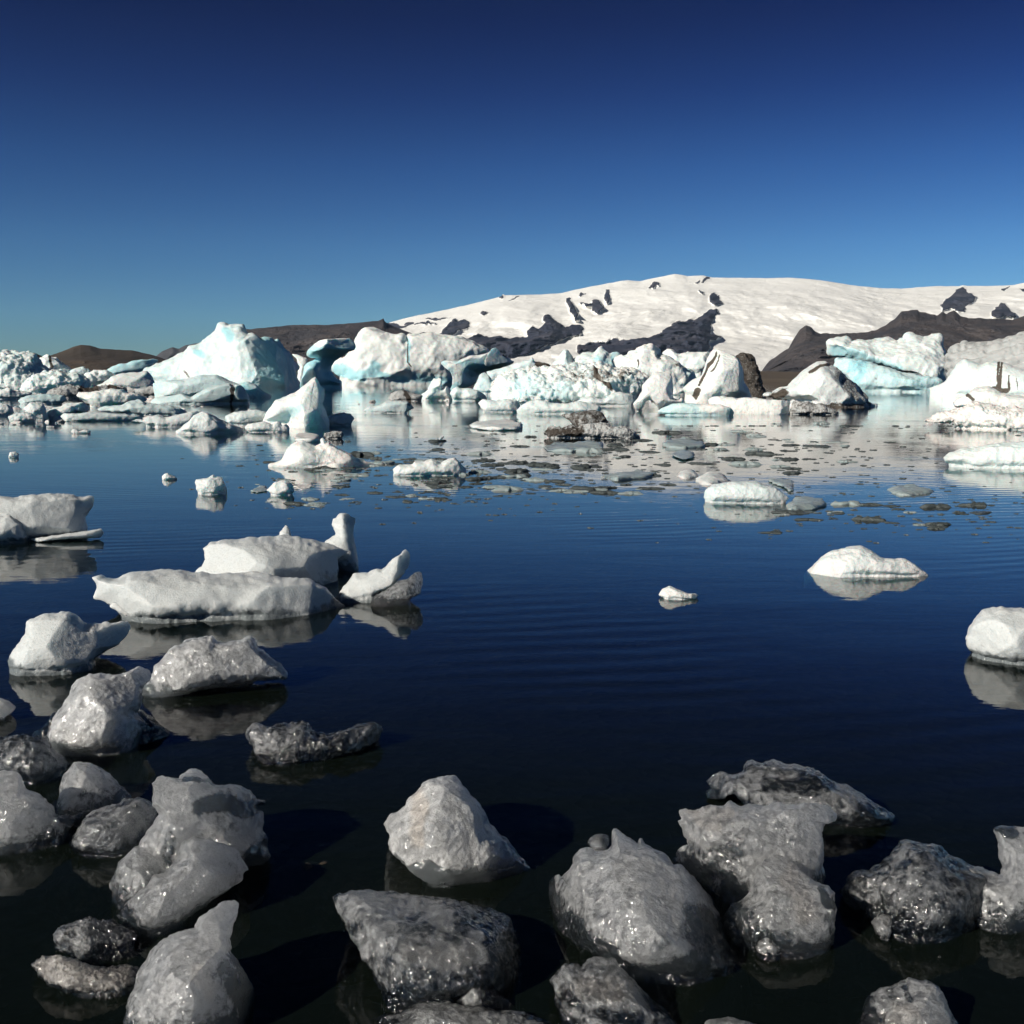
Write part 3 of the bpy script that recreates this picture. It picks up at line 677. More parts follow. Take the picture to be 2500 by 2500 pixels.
ICE('iceberg', 'rounded pale iceberg with scooped hollows in the left crowd', M_FAR, [
    L('V1', [(715, 835), (740, 802), (850, 800), (950, 790), (1040, 772), (1150, 775), (1210, 800), (1260, 810), (1340, 835), (1400, 870), (1350, 905), (1200, 915), (1000, 940), (900, 945), (820, 895)], T=0.55, amp=0.07, style='melt', nscale=0.8, blue=0.2)])
ICE('iceberg', 'small rounded ice stump on the far left waterline', M_MID, [
    L('V1', [(205, 975), (240, 940), (290, 902), (350, 895), (405, 905), (440, 950), (452, 1030), (425, 1070), (340, 1062), (250, 1000)], T=0.5, amp=0.05, style='melt', blue=0.15)])
ICE('iceberg', 'flat topped grey-violet block at the very left edge of the crowd', M_MID, [
    L('V1', [(-100, 920), (0, 910), (70, 915), (120, 955), (135, 1000), (60, 1025), (-100, 1025)], T=0.5, amp=0.06, style='melt', blue=0.05)])
ICE('iceberg', 'translucent grey low floe below the rounded stump at left', M_MID, [
    L('V1', [(75, 1035), (150, 1000), (220, 993), (300, 998), (350, 1040), (330, 1080), (100, 1088)], T=0.5, amp=0.06, style='melt', clear=0.35, blue=0.2)])
ICE('iceberg', 'two-tiered small grey-white berg in the left crowd front row', M_MID, [
    L('V1', [(460, 1000), (500, 960), (560, 940), (600, 912), (740, 890), (800, 905), (840, 950), (830, 990), (700, 1000), (600, 1040), (520, 1062), (465, 1060)], T=0.5, amp=0.08, style='melt', blue=0.15, clear=0.1)])
ICE('iceberg', 'long pale berg tapering to a thin tongue on its left, front of the left crowd', M_MID, [
    L('V1', [(895, 968), (1000, 938), (1150, 925), (1200, 892), (1300, 868), (1375, 905), (1450, 908), (1600, 922), (1700, 958), (1775, 1000), (1700, 1022), (1400, 1022), (1250, 1010), (1100, 985)], T=0.5, amp=0.06, style='melt', blue=0.4)])
ICE('iceberg', 'low translucent shelf of grey ice at the front edge of the left crowd', M_MID, [
    L('V1', [(560, 1030), (600, 1000), (700, 1005), (850, 990), (1000, 1000), (1200, 1012), (1370, 1045), (1250, 1065), (900, 1075), (600, 1068)], T=0.5, amp=0.06, style='melt', blue=0.3, clear=0.3)])
ICE('iceberg', 'small rumpled white ice heap at the left edge above the grey-green floe', M_MID, [
    L('V1', [(-100, 790), (0, 782), (80, 755), (120, 782), (200, 790), (300, 812), (250, 842), (100, 868), (-100, 865)], T=0.5, amp=0.09, style='rubble', blue=0.1)])

# ------------------------------------------------------------------ single pieces at middle distance
ICE('iceberg', 'brown-black ash caked berg with an overhanging rock-like top, on bright water', M_DIRTY, [
    L('V4', [(80, 1020), (140, 1012), (200, 1000), (330, 975), (400, 966), (450, 975), (475, 1010), (525, 1095), (480, 1110), (400, 1140), (300, 1160), (230, 1190), (195, 1120), (150, 1060)], base=1215, T=0.55, amp=0.05, style='rough', dirt=0.5, ext=0.05, band=0.05, part='ash_cap', push=1.0),
    L('V4', [(-110, 1190), (-60, 1150), (0, 1130), (100, 1140), (160, 1120), (230, 1135), (310, 1110), (420, 1092), (520, 1100), (570, 1135), (650, 1135), (720, 1150), (760, 1180), (820, 1222), (760, 1242), (500, 1230), (200, 1220), (0, 1218), (-90, 1210)], base=1238, T=0.6, amp=0.09, nscale=0.7, style='rubble', dirt=0.16, part='ash_base', paint=[('d', 60, 0.5, [(-60, 1180), (250, 1170)])])])
ICE('ice_chunk', 'small round ash brown lump behind the split blade berg', M_DIRTY, [
    L('V2', [(1318, 1222), (1325, 1188), (1420, 1168), (1485, 1175), (1508, 1208), (1480, 1235), (1350, 1242)], T=0.5, amp=0.08, style='rough', dirt=0.4)], cat='ice chunk')
ICE('ice_chunk', 'double peaked clear-white chunk sitting in a patch of dark floes', M_MID, [
    L('M2', [(1305, 312), (1340, 292), (1410, 285), (1420, 268), (1470, 272), (1510, 256), (1560, 282), (1600, 258), (1628, 250), (1660, 275), (1692, 315), (1680, 342), (1500, 348), (1320, 346)], T=0.55, amp=0.05, style='melt', blue=0.12, clear=0.12)], cat='ice chunk')
ICE('ice_chunk', 'cube shaped white chunk mirrored in the water, left of centre', M_MID, [
    L('M2', [(270, 380), (278, 365), (340, 357), (365, 340), (382, 352), (415, 350), (425, 390), (438, 435), (400, 442), (300, 446), (280, 415)], T=0.5, R=0.6, amp=0.05, style='rough')], cat='ice chunk')
ICE('ice_chunk', 'small domed white chunk with a left beak, right of the cube shaped chunk', M_MID, [
    L('M2', [(645, 425), (690, 380), (740, 370), (775, 385), (792, 425), (770, 445), (700, 451)], T=0.5, amp=0.06, style='rough')], cat='ice chunk')
ICE('ice_chunk', 'tiny white wedge left of the cube shaped chunk', M_MID, [
    L('M2', [(98, 350), (112, 335), (128, 332), (165, 350), (180, 362), (100, 368)], T=0.5, amp=0.05, style='rough')], cat='ice chunk')
ICE('ice_chunk', 'tiny white chunk alone at the left edge of open water', M_MID, [
    L('V1', [(78, 1415), (95, 1368), (150, 1362), (177, 1385), (172, 1418)], T=0.5, amp=0.05, style='rough')], cat='ice chunk')
ICE('ice_chunk', 'small double lump of cream ice near the front of the left crowd', M_MID, [
    L('V1', [(668, 1180), (680, 1150), (720, 1150), (745, 1168), (800, 1155), (862, 1170), (850, 1192), (690, 1190)], T=0.5, amp=0.05, style='smooth')], cat='ice chunk')
ICE('ice_chunk', 'smooth milky dome of ice right of centre with a pale reflection', M_MID, [
    L('M3', [(768, 320), (775, 290), (800, 272), (870, 262), (960, 262), (1030, 285), (1078, 322), (1060, 336), (900, 342), (790, 336)], T=0.55, R=0.9, amp=0.04, style='rough', blue=0.3)], cat='ice chunk')
ICE('ice_chunk', 'white saddle backed chunk on open dark water, right side', M_MID, [
    L('M3', [(1135, 600), (1170, 560), (1228, 515), (1290, 495), (1340, 495), (1380, 515), (1430, 540), (1500, 545), (1560, 575), (1592, 600), (1500, 603), (1350, 607), (1150, 606)], T=0.55, amp=0.045, style='rough', blue=0.02, relief=[(1150, 600, 0.3), (1300, 510, 0.1), (1250, 590, -0.5), (1380, 570, 0.1), (1450, 570, 0), (1580, 600, 0.5)])], cat='ice chunk')
ICE('ice_chunk', 'small glassy chunk alone on dark water right of centre', M_MID, [
    L('M3', [(605, 672), (620, 650), (645, 640), (680, 655), (715, 668), (755, 672), (740, 684), (640, 690)], T=0.5, amp=0.06, style='rough', clear=0.3)], cat='ice chunk')
for view, lab, pts, fl, mt in [
    ('V3', 'broad flat grey floe on bright water left of the ash caked berg', [(890, 1135), (950, 1105), (1150, 1080), (1350, 1082), (1450, 1090), (1490, 1120), (1480, 1165), (1200, 1170), (1000, 1162)], 0.1, M_MID),
    ('V3', 'low crystalline grey floe with a raised hump, centre', [(465, 1270), (560, 1230), (640, 1210), (720, 1195), (800, 1230), (890, 1250), (870, 1300), (700, 1322), (520, 1312)], 0.16, M_MID),
    ('V3', 'rounded clear grey floe right of the crystalline humped floe', [(900, 1250), (980, 1235), (1060, 1240), (1090, 1280), (1080, 1312), (920, 1312)], 0.16, M_FLOE),
    ('V2', 'flat misty grey floe behind the split blade berg', [(995, 1232), (1020, 1210), (1200, 1200), (1310, 1215), (1310, 1270), (1150, 1280), (1010, 1272)], 0.1, M_MID),
    ('V3', 'wide pale tilted floe right of the ash brown lump', [(-290, 1242), (-200, 1210), (-50, 1180), (0, 1170), (60, 1150), (130, 1145), (180, 1180), (245, 1250), (150, 1300), (0, 1312), (-250, 1292)], 0.12, M_MID),
    ('V5', 'dark glassy floe with glints on blue water at right', [(1000, 1232), (1050, 1212), (1160, 1200), (1210, 1206), (1260, 1225), (1348, 1240), (1280, 1260), (1150, 1272), (1080, 1266)], 0.12, M_FLOE),
    ('M3', 'flat diamond shaped grey floe left of the milky dome', [(392, 245), (440, 235), (540, 224), (602, 237), (560, 250), (450, 259)], 0.12, M_FLOE),
    ('M3', 'grey round topped floe touching the upper left of the milky dome', [(665, 240), (700, 220), (740, 222), (752, 245), (700, 258)], 0.22, M_MID),
    ('M3', 'pale grey floe behind the milky dome', [(738, 252), (790, 226), (850, 240), (870, 262), (800, 275), (755, 272)], 0.2, M_MID),
    ('M3', 'clear grey floe touching the right shoulder of the milky dome', [(995, 262), (1050, 252), (1108, 265), (1100, 300), (1080, 308), (1050, 285)], 0.15, M_FLOE),
    ('M3', 'glassy broken floe below right of the milky dome', [(1068, 350), (1100, 325), (1210, 325), (1212, 350), (1170, 365), (1080, 370)], 0.14, M_FLOE),
    ('M3', 'long straight grey bar of ice on bright water', [(622, 132), (640, 116), (700, 118), (775, 124), (776, 138), (700, 142), (640, 140)], 0.2, M_FLOE),
    ('M3', 'oval grey floe on bright water above the milky dome', [(640, 165), (680, 152), (740, 158), (745, 178), (700, 190), (660, 178)], 0.15, M_FLOE),
    ('M3', 'low misty floe below the ash caked berg', [(185, 140), (230, 122), (400, 126), (410, 142), (300, 155), (200, 152)], 0.08, M_FLOE),
    ('M2', 'dark flat floe left of the small domed white chunk', [(553, 430), (600, 405), (650, 400), (662, 430), (590, 442)], 0.12, M_FLOE),
    ('M2', 'grainy flat floe right of the small domed white chunk', [(783, 402), (800, 388), (880, 390), (896, 405), (830, 422)], 0.14, M_MID)]:
    ICE('ice_floe', lab, mt, [L(view, pts, flat=fl, amp=0.06, style='rough', R=1.0, clear=0.05)], cat='ice floe')

# ------------------------------------------------------------------ ice close to the shore
def mat_near(name, white, clearcol, grain=60.0, rough=0.45, dens=14, milk=(.9, .93, .95), skin=0.55, relief=0.9, glint=0.06):
    """melting glacier ice: frosted granular parts and glass clear parts (tint.b), warm silt (tint.r)"""
    m, n, l, b = new_mat(name)
    tc = N(n, 'ShaderNodeTexCoord'); co = tc.outputs['Object']
    at = N(n, 'ShaderNodeAttribute', attribute_name='tint')
    sep = N(n, 'ShaderNodeSeparateColor'); l.new(at.outputs['Color'], sep.inputs[0])
    nb = noise_tex(n, l, co, grain * 0.14, 5, 0.65, 0.8)
    nm = noise_tex(n, l, co, grain * 0.7, 4, 0.65, 0.4)
    nf = noise_tex(n, l, co, grain * 2.4, 3, 0.7)
    vo = N(n, 'ShaderNodeTexVoronoi'); vo.inputs['Scale'].default_value = grain * 1.6
    l.new(co, vo.inputs['Vector'])
    vc = N(n, 'ShaderNodeTexVoronoi'); vc.inputs['Scale'].default_value = grain * 2.2
    l.new(co, vc.inputs['Vector'])
    cf = math_n(n, l, 'ADD', sep.outputs[2], math_n(n, l, 'MULTIPLY', math_n(n, l, 'SUBTRACT', nb, 0.5), 1.3))
    cf = math_n(n, l, 'ADD', cf, math_n(n, l, 'MULTIPLY', math_n(n, l, 'SUBTRACT', nm, 0.5), 1.1))
    cf = ramp(n, l, cf, 0.10, 0.72)
    gf = ramp(n, l, nm, 0.35, 0.68)
    c = mix_c(n, l, math_n(n, l, 'MULTIPLY', gf, 0.5), white, tuple(x * 0.5 for x in white))
    c = mix_c(n, l, math_n(n, l, 'MULTIPLY', ramp(n, l, nf, 0.54, 0.72), 0.3), c, tuple(min(1, x * 1.7) for x in white))
    c = mix_c(n, l, math_n(n, l, 'MULTIPLY', sep.outputs[0], 0.8), c, (white[0] * 1.25, white[1] * 1.02, white[2] * 0.8))
    nx_ = noise_tex(n, l, co, grain * 6.5, 2, 0.6)
    c = mix_c(n, l, math_n(n, l, 'MULTIPLY', ramp(n, l, nx_, 0.50, 0.64), 0.4), c, tuple(min(1, x * 1.6) for x in white))
    c = mix_c(n, l, math_n(n, l, 'MULTIPLY', ramp(n, l, nx_, 0.48, 0.36), 0.55), c, tuple(x * 0.35 for x in white))
    # normals: soft melt relief plus randomly tilted crystal facets that glint
    h = math_n(n, l, 'ADD', math_n(n, l, 'MULTIPLY', nm, 0.8), math_n(n, l, 'ADD', math_n(n, l, 'MULTIPLY', nf, 0.3), math_n(n, l, 'MULTIPLY', nx_, 0.22)))
    h = math_n(n, l, 'ADD', h, math_n(n, l, 'MULTIPLY', vo.outputs['Distance'], 0.35))
    bp = N(n, 'ShaderNodeBump'); bp.inputs['Strength'].default_value = relief
    bp.inputs['Distance'].default_value = 0.4 / grain
    l.new(h, bp.inputs['Height'])
    va = N(n, 'ShaderNodeVectorMath', operation='SUBTRACT'); l.new(vc.outputs['Color'], va.inputs[0]); va.inputs[1].default_value = (.5, .5, .5)
    vs = N(n, 'ShaderNodeVectorMath', operation='SCALE'); l.new(va.outputs[0], vs.inputs[0]); vs.inputs['Scale'].default_value = 1.3
    vd = N(n, 'ShaderNodeVectorMath', operation='ADD'); l.new(bp.outputs[0], vd.inputs[0]); l.new(vs.outputs[0], vd.inputs[1])
    vn = N(n, 'ShaderNodeVectorMath', operation='NORMALIZE'); l.new(vd.outputs[0], vn.inputs[0])
    # frosted body: part of the light is turned back by the granular skin, the rest travels through it
    l.new(c, b.inputs['Base Color'])
    l.new(math_n(n, l, 'MULTIPLY_ADD', gf, 0.2, skin), b.inputs['Transmission Weight'])
    b.inputs['Roughness'].default_value = rough
    b.inputs['IOR'].default_value = 1.31
    l.new(bp.outputs[0], b.inputs['Normal'])
    vol = N(n, 'ShaderNodeVolumePrincipled'); vol.inputs['Color'].default_value = (*milk, 1); vol.inputs['Density'].default_value = dens
    vol.inputs['Anisotropy'].default_value = 0.3
    l.new(vol.outputs[0], n['Material Output'].inputs['Volume'])
    # clear body: glass with dark depths
    g = N(n, 'ShaderNodeBsdfPrincipled'); g.inputs['Base Color'].default_value = (*clearcol, 1)
    g.inputs['Transmission Weight'].default_value = 0.95; g.inputs['IOR'].default_value = 1.31
    g.inputs['Roughness'].default_value = 0.06
    bp2 = N(n, 'ShaderNodeBump'); bp2.inputs['Strength'].default_value = 0.8; bp2.inputs['Distance'].default_value = 1.2 / grain
    l.new(math_n(n, l, 'ADD', nb, math_n(n, l, 'MULTIPLY', nm, 0.35)), bp2.inputs['Height'])
    vs2 = N(n, 'ShaderNodeVectorMath', operation='SCALE'); l.new(va.outputs[0], vs2.inputs[0]); vs2.inputs['Scale'].default_value = 0.6
    vd2 = N(n, 'ShaderNodeVectorMath', operation='ADD'); l.new(bp2.outputs[0], vd2.inputs[0]); l.new(vs2.outputs[0], vd2.inputs[1])
    vn2 = N(n, 'ShaderNodeVectorMath', operation='NORMALIZE'); l.new(vd2.outputs[0], vn2.inputs[0])
    l.new(vn2.outputs[0], g.inputs['Normal'])
    # glints
    gs = N(n, 'ShaderNodeBsdfGlossy'); gs.inputs['Roughness'].default_value = 0.09; gs.inputs['Color'].default_value = (1, 1, 1, 1)
    l.new(vn.outputs[0], gs.inputs['Normal'])
    m1 = N(n, 'ShaderNodeMixShader'); l.new(cf, m1.inputs[0]); l.new(b.outputs[0], m1.inputs[1]); l.new(g.outputs[0], m1.inputs[2])
    m2 = N(n, 'ShaderNodeMixShader'); m2.inputs[0].default_value = glint
    l.new(m1.outputs[0], m2.inputs[1]); l.new(gs.outputs[0], m2.inputs[2])
    l.new(m2.outputs[0], n['Material Output'].inputs['Surface'])
    return m
M_NEARW = mat_near('frosted_shore_ice', (0.95, 0.96, 0.96), (0.34, 0.38, 0.40), 30, 0.3, 26, (.998, .999, .999), 0.55, 0.6)
M_NEAR = mat_near('granular_shore_ice', (0.92, 0.93, 0.94), (0.06, 0.075, 0.085), 52, 0.3, 12, (.992, .995, .997), 0.78, 0.75)
M_SMOOTH = mat_near('milky_shore_ice', (0.93, 0.94, 0.95), (0.10, 0.12, 0.13), 75, 0.32, 14, (.992, .995, .997), 0.76, 0.45, 0.03)
M_CLEAR = mat_near('clear_shore_ice', (0.82, 0.84, 0.86), (0.03, 0.04, 0.05), 42, 0.22, 4.0, (.98, .987, .992), 0.8, 0.9)
M_SNOWY = mat_ice('white_floating_ice', 11, (0.62, 0.645, 0.64), (0.56, 0.61, 0.62), (0.2, 0.18, 0.16), sss=0.7, sss_scale=0.12, rough=0.35, bump=0.45, clearcol=(0.16, 0.18, 0.185))
M_SNOWY.node_tree.nodes['Principled BSDF'].inputs['Subsurface Radius'].default_value = (0.85, 0.95, 1.0)
FINE[0] = 0.018
SQ[0] = 1.85
FACET[0] = 0.065
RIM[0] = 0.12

CH = 'ice chunk'
ICE('ice_chunk', 'long white ragged chunk with a thin foot, cut by the left edge', M_SNOWY, [
    L('M1', [(-90, 112), (0, 106), (60, 118), (130, 98), (200, 101), (280, 97), (340, 112), (400, 108), (398, 150), (362, 190), (368, 240), (370, 285), (250, 295), (150, 306), (-90, 316)], base=300, T=0.5, amp=0.029, style='rough', part='ice_body', lean=0.1),
    L('M1', [(-90, 190), (0, 186), (48, 175), (65, 190), (100, 212), (130, 270), (110, 300), (0, 312), (-90, 316)], T=0.5, amp=0.050, style='rough', part='front_lump'),
    L('M1', [(120, 292), (200, 282), (300, 266), (380, 256), (435, 246), (446, 266), (430, 286), (280, 292), (160, 304)], T=0.6, amp=0.043, style='rough', part='ice_foot')], cat=CH)
ICE('ice_chunk', 'long flat topped slab carrying a tall knobbed ice tower, behind the longest floating slab', M_SNOWY, [
    L('M1', [(835, 440), (882, 380), (866, 330), (900, 306), (1000, 290), (1100, 278), (1200, 270), (1290, 275), (1380, 300), (1480, 330), (1502, 346), (1452, 372), (1450, 440), (1432, 510), (1380, 525), (900, 500), (840, 470)], base=520, T=0.6, amp=0.022, style='rough', part='ice_slab', lean=0.6, relief=[(850, 440, 0), (1200, 280, 0.3), (1150, 380, -0.1), (1150, 460, -0.1), (1490, 345, 0.5)]),
    L('M1', [(1385, 310), (1412, 290), (1440, 272), (1424, 232), (1430, 202), (1455, 185), (1482, 174), (1500, 190), (1526, 202), (1514, 250), (1520, 320), (1536, 382), (1500, 402), (1440, 402)], base=420, T=0.5, amp=0.043, style='rough', part='ice_tower', push=0.2),
    L('M1', [(1194, 290), (1200, 262), (1225, 232), (1242, 250), (1252, 290)], base=300, T=0.5, amp=0.022, style='rough', part='ice_tooth', dw=2.5)], cat=CH)
ICE('ice_chunk', 'longest floating slab of granular white ice, pointed at both ends', M_SNOWY, [
    L('M1', [(373, 456), (410, 446), (480, 466), (560, 436), (640, 428), (700, 422), (780, 424), (830, 432), (1000, 436), (1100, 425), (1200, 452), (1330, 462), (1400, 500), (1440, 550), (1482, 575), (1452, 602), (1456, 638), (1290, 640), (1000, 634), (700, 638), (540, 626), (490, 590), (470, 575), (395, 540), (402, 492)],
      T=0.5, amp=0.036, nscale=1.3, style='rough', lean=0.35, part='ice_slab',
      relief=[(380, 460, 0.3), (560, 460, 0.2), (700, 440, 0.35), (640, 540, -0.1), (900, 470, 0.1), (800, 600, -0.2), (1100, 440, 0.4), (1150, 500, -0.15), (1350, 560, -0.2), (1480, 575, 0.4)]),
    L('M1', [(470, 578), (540, 545), (620, 528), (680, 545), (720, 560), (850, 545), (930, 600), (925, 634), (700, 640), (540, 628), (500, 600)], T=0.5, amp=0.043, style='rough', part='lower_ledge')], cat=CH)
ICE('ice_chunk', 'boat shaped chunk with a raised white blade and a clear curled tip', M_SNOWY, [
    L('M1', [(1436, 548), (1470, 500), (1500, 465), (1520, 440), (1570, 436), (1622, 414), (1640, 424), (1690, 370), (1720, 350), (1742, 336), (1758, 350), (1752, 408), (1722, 450), (1680, 500), (1600, 545), (1560, 560), (1490, 564)], base=562, T=0.3, amp=0.022, style='rough', part='ice_blade', relief=[(1450, 540, 0), (1530, 450, 0.6), (1640, 470, -0.4), (1740, 350, -0.2)]),
    L('M1', [(1585, 582), (1600, 545), (1660, 505), (1700, 472), (1742, 464), (1770, 445), (1792, 424), (1816, 430), (1812, 480), (1802, 525), (1740, 562), (1650, 584)], base=582, T=0.35, amp=0.036, style='rough', clear=0.3, part='clear_tip', mat=M_NEAR)], cat=CH)
ICE('ice_chunk', 'smooth white chunk shaped like a bird head with a beak pointing right, left shore', M_SNOWY, [
    L('M1', [(28, 812), (50, 775), (82, 738), (108, 700), (112, 652), (130, 628), (200, 605), (290, 600), (330, 622), (375, 652), (430, 656), (500, 645), (552, 634), (570, 665), (540, 712), (500, 750), (440, 785), (408, 808), (392, 845), (300, 866), (100, 866), (45, 842)],
      T=0.5, R=0.9, amp=0.022, style='smooth', micro=0.004, relief=[(120, 660, 0), (300, 640, -0.1), (200, 800, -0.3), (550, 650, 0.1)])], cat=CH)
ICE('ice_chunk', 'grey half-moon slab with notched top edge and lower rim slanting up right', M_NEARW, [
    L('M1', [(603, 965), (608, 922), (640, 880), (650, 832), (700, 800), (735, 765), (780, 740), (800, 722), (835, 714), (908, 709), (930, 732), (1030, 722), (1045, 706), (1072, 701), (1100, 722), (1110, 752), (1160, 790), (1205, 822), (1236, 868), (1228, 888), (1180, 892), (1050, 908), (900, 930), (750, 965), (640, 986)],
      base=975, T=0.35, R=0.7, amp=0.025, style='rough', clear=0.08, lean=0.3, ext=0.1, band=0.12)], cat=CH)
ICE('ice_chunk', 'glittering humped chunk touching the tip of the half-moon slab', M_NEARW, [
    L('F', [(88, 1390), (98, 1358), (118, 1322), (135, 1292), (165, 1268), (230, 1266), (262, 1259), (286, 1260), (293, 1275), (268, 1300), (270, 1330), (256, 1345), (282, 1372), (272, 1400), (240, 1422), (170, 1430), (105, 1418)], T=0.55, amp=0.036, style='rough', micro=0.008, part='ice_body'),
    L('F', [(60, 1385), (82, 1368), (100, 1345), (135, 1330), (250, 1330), (285, 1350), (310, 1372), (330, 1392), (300, 1408), (240, 1425), (120, 1420), (75, 1400)], T=0.6, amp=0.036, style='rough', clear=0.75, part='clear_rim', mat=M_CLEAR, push=1.1)], cat=CH)
ICE('ice_chunk', 'jagged dark glassy chunk with bright curled edges at the left frame edge', M_CLEAR, [
    L('N1', [(-90, 275), (0, 262), (50, 255), (150, 250), (200, 250), (258, 262), (280, 310), (350, 372), (392, 420), (350, 480), (250, 512), (170, 532), (60, 445), (-90, 440)], T=0.5, amp=0.058, style='jag', clear=0.42, micro=0.01, paint=[('c', 22, -0.7, [(255, 270), (290, 330), (385, 415)])])], cat=CH)
ICE('ice_chunk', 'broad grey slab with a clear tip, cut by the left frame edge', M_NEAR, [
    L('N1', [(-120, 430), (0, 438), (60, 446), (110, 462), (160, 552), (240, 580), (300, 640), (332, 690), (440, 690), (502, 672), (470, 722), (430, 770), (370, 830), (270, 872), (100, 905), (-120, 945)], base=925, T=0.4, amp=0.032, style='rough', lean=0.2, paint=[('c', 60, 0.7, [(380, 700), (480, 690)])])], cat=CH)
ICE('ice_chunk', 'rounded grey cone behind the dark granular chunk, left shore', M_SMOOTH, [
    L('N1', [(330, 620), (345, 540), (375, 450), (430, 390), (470, 388), (522, 386), (600, 430), (650, 470), (705, 520), (782, 600), (730, 660), (600, 700), (500, 720), (420, 720), (335, 690)], T=0.5, amp=0.022, style='smooth', clear=0.08, micro=0.006, paint=[('c', 70, 0.25, [(500, 600), (700, 600)])])], cat=CH)
ICE('ice_chunk', 'dark granular crystal chunk with bright glints along its lower edge', M_CLEAR, [
    L('N1', [(415, 870), (480, 740), (540, 670), (620, 645), (700, 642), (742, 605), (800, 602), (862, 605), (930, 660), (915, 740), (860, 820), (800, 900), (740, 935), (640, 957), (500, 942), (430, 905)], T=0.5, amp=0.036, style='rough', clear=0.18, micro=0.014)], cat=CH)
ICE('ice_chunk', 'large folded chunk with ragged right rim and a tongue shaped block in front', M_NEAR, [
    L('N1', [(655, 1060), (690, 980), (760, 920), (820, 885), (880, 780), (932, 690), (890, 620), (900, 510), (925, 468), (960, 464), (1055, 475), (1085, 440), (1112, 418), (1160, 412), (1202, 415), (1250, 450), (1285, 492), (1400, 512), (1460, 545), (1500, 565), (1530, 602), (1575, 598), (1590, 606), (1582, 628), (1550, 636), (1545, 670), (1582, 685), (1560, 730), (1558, 770), (1585, 830), (1592, 890), (1604, 950), (1560, 990), (1470, 1015), (1400, 1100), (1100, 1200), (900, 1290), (690, 1295), (660, 1200)],
      base=1290, T=0.35, R=0.7, amp=0.032, style='rough', lean=0.35, micro=0.004, part='folded_body', push=0.9,
      relief=[(950, 500, -0.5), (1150, 430, 0.3), (1550, 620, 0.6), (1300, 620, 0.2), (1000, 700, -0.2), (1000, 950, 0.6), (720, 1050, -0.2), (1500, 900, 0.5), (750, 1250, -0.4), (1200, 850, 0.5)],
      paint=[('c', 60, 0.6, [(1180, 640), (1350, 600), (1480, 650), (1560, 620)]), ('c', 90, 0.6, [(1500, 930), (1560, 880)]), ('c', 50, 0.35, [(1000, 830), (1000, 980)]), ('c', 25, 0.7, [(1090, 495), (1270, 490)])]),
    L('N1', [(690, 1290), (770, 1210), (850, 1150), (880, 1100), (905, 1070), (980, 1040), (1060, 950), (1062, 910), (1090, 855), (1130, 832), (1190, 832), (1245, 842), (1300, 870), (1360, 885), (1400, 905), (1432, 958), (1476, 1022), (1445, 1050), (1440, 1082), (1350, 1150), (1200, 1240), (1080, 1322), (960, 1392), (870, 1407), (800, 1370), (720, 1330)],
      T=0.45, R=0.8, amp=0.029, style='rough', lean=0.2, micro=0.004, part='tongue_block')], cat=CH)
ICE('ice_chunk', 'crumbly dark crystal lump with a warm cream lower half, lower left', M_CLEAR, [
    L('N1', [(318, 1405), (345, 1380), (400, 1352), (450, 1340), (520, 1320), (650, 1312), (700, 1330), (760, 1362), (822, 1412), (800, 1472), (862, 1482), (885, 1545), (700, 1620), (500, 1600), (350, 1520)], base=1600, T=0.5, amp=0.072, style='rough', clear=0.22, micro=0.03, part='dark_top', push=1.0),
    L('N1', [(175, 1580), (210, 1560), (250, 1532), (350, 1525), (430, 1545), (500, 1572), (650, 1602), (830, 1600), (850, 1680), (800, 1740), (700, 1785), (560, 1772), (380, 1752), (300, 1700), (230, 1650)], T=0.5, amp=0.058, style='rough', dirt=0.55, micro=0.03, mat=M_NEAR, part='cream_base', plabel='warm cream granular lower half')], cat=CH)
ICE('ice_chunk', 'large smooth grey chunk with a thumb-like upright horn, bottom left edge of frame', M_SMOOTH, [
    L('N1', [(690, 2050), (715, 1930), (740, 1800), (780, 1720), (820, 1620), (870, 1500), (940, 1430), (1040, 1392), (1145, 1382), (1150, 1340), (1180, 1290), (1215, 1255), (1290, 1210), (1330, 1192), (1385, 1194), (1415, 1205), (1418, 1262), (1390, 1320), (1366, 1372), (1362, 1430), (1360, 1492), (1400, 1550), (1440, 1610), (1500, 1720), (1515, 1850), (1500, 2050), (1300, 2120), (900, 2120)],
      base=2110, T=0.45, R=0.9, amp=0.022, style='smooth', micro=0.006, lean=0.2,
      relief=[(900, 1450, 0.2), (1350, 1210, 0.1), (1280, 1450, -0.2), (1280, 1650, -0.4), (1450, 1800, 0.5), (900, 1900, -0.2)],
      paint=[('c', 110, 0.4, [(1380, 1600), (1470, 1850)]), ('d', 80, 0.3, [(1200, 1600), (1250, 1700)])])], cat=CH)
ICE('ice_chunk', 'low clear bow-tie shaped chunk with a white crumbly left end, alone on dark water', M_CLEAR, [
    L('N2', [(2, 215), (15, 190), (40, 174), (80, 182), (110, 192), (180, 170), (250, 172), (330, 150), (358, 175), (388, 212), (480, 230), (560, 200), (650, 185), (760, 160), (832, 188), (802, 215), (800, 250), (690, 305), (520, 350), (420, 372), (300, 402), (200, 436), (110, 400), (40, 300)],
      base=420, T=0.45, amp=0.050, style='jag', clear=0.42, lean=0.9, ext=0.12, paint=[('c', 60, -0.7, [(50, 210), (130, 310)])])], cat=CH)
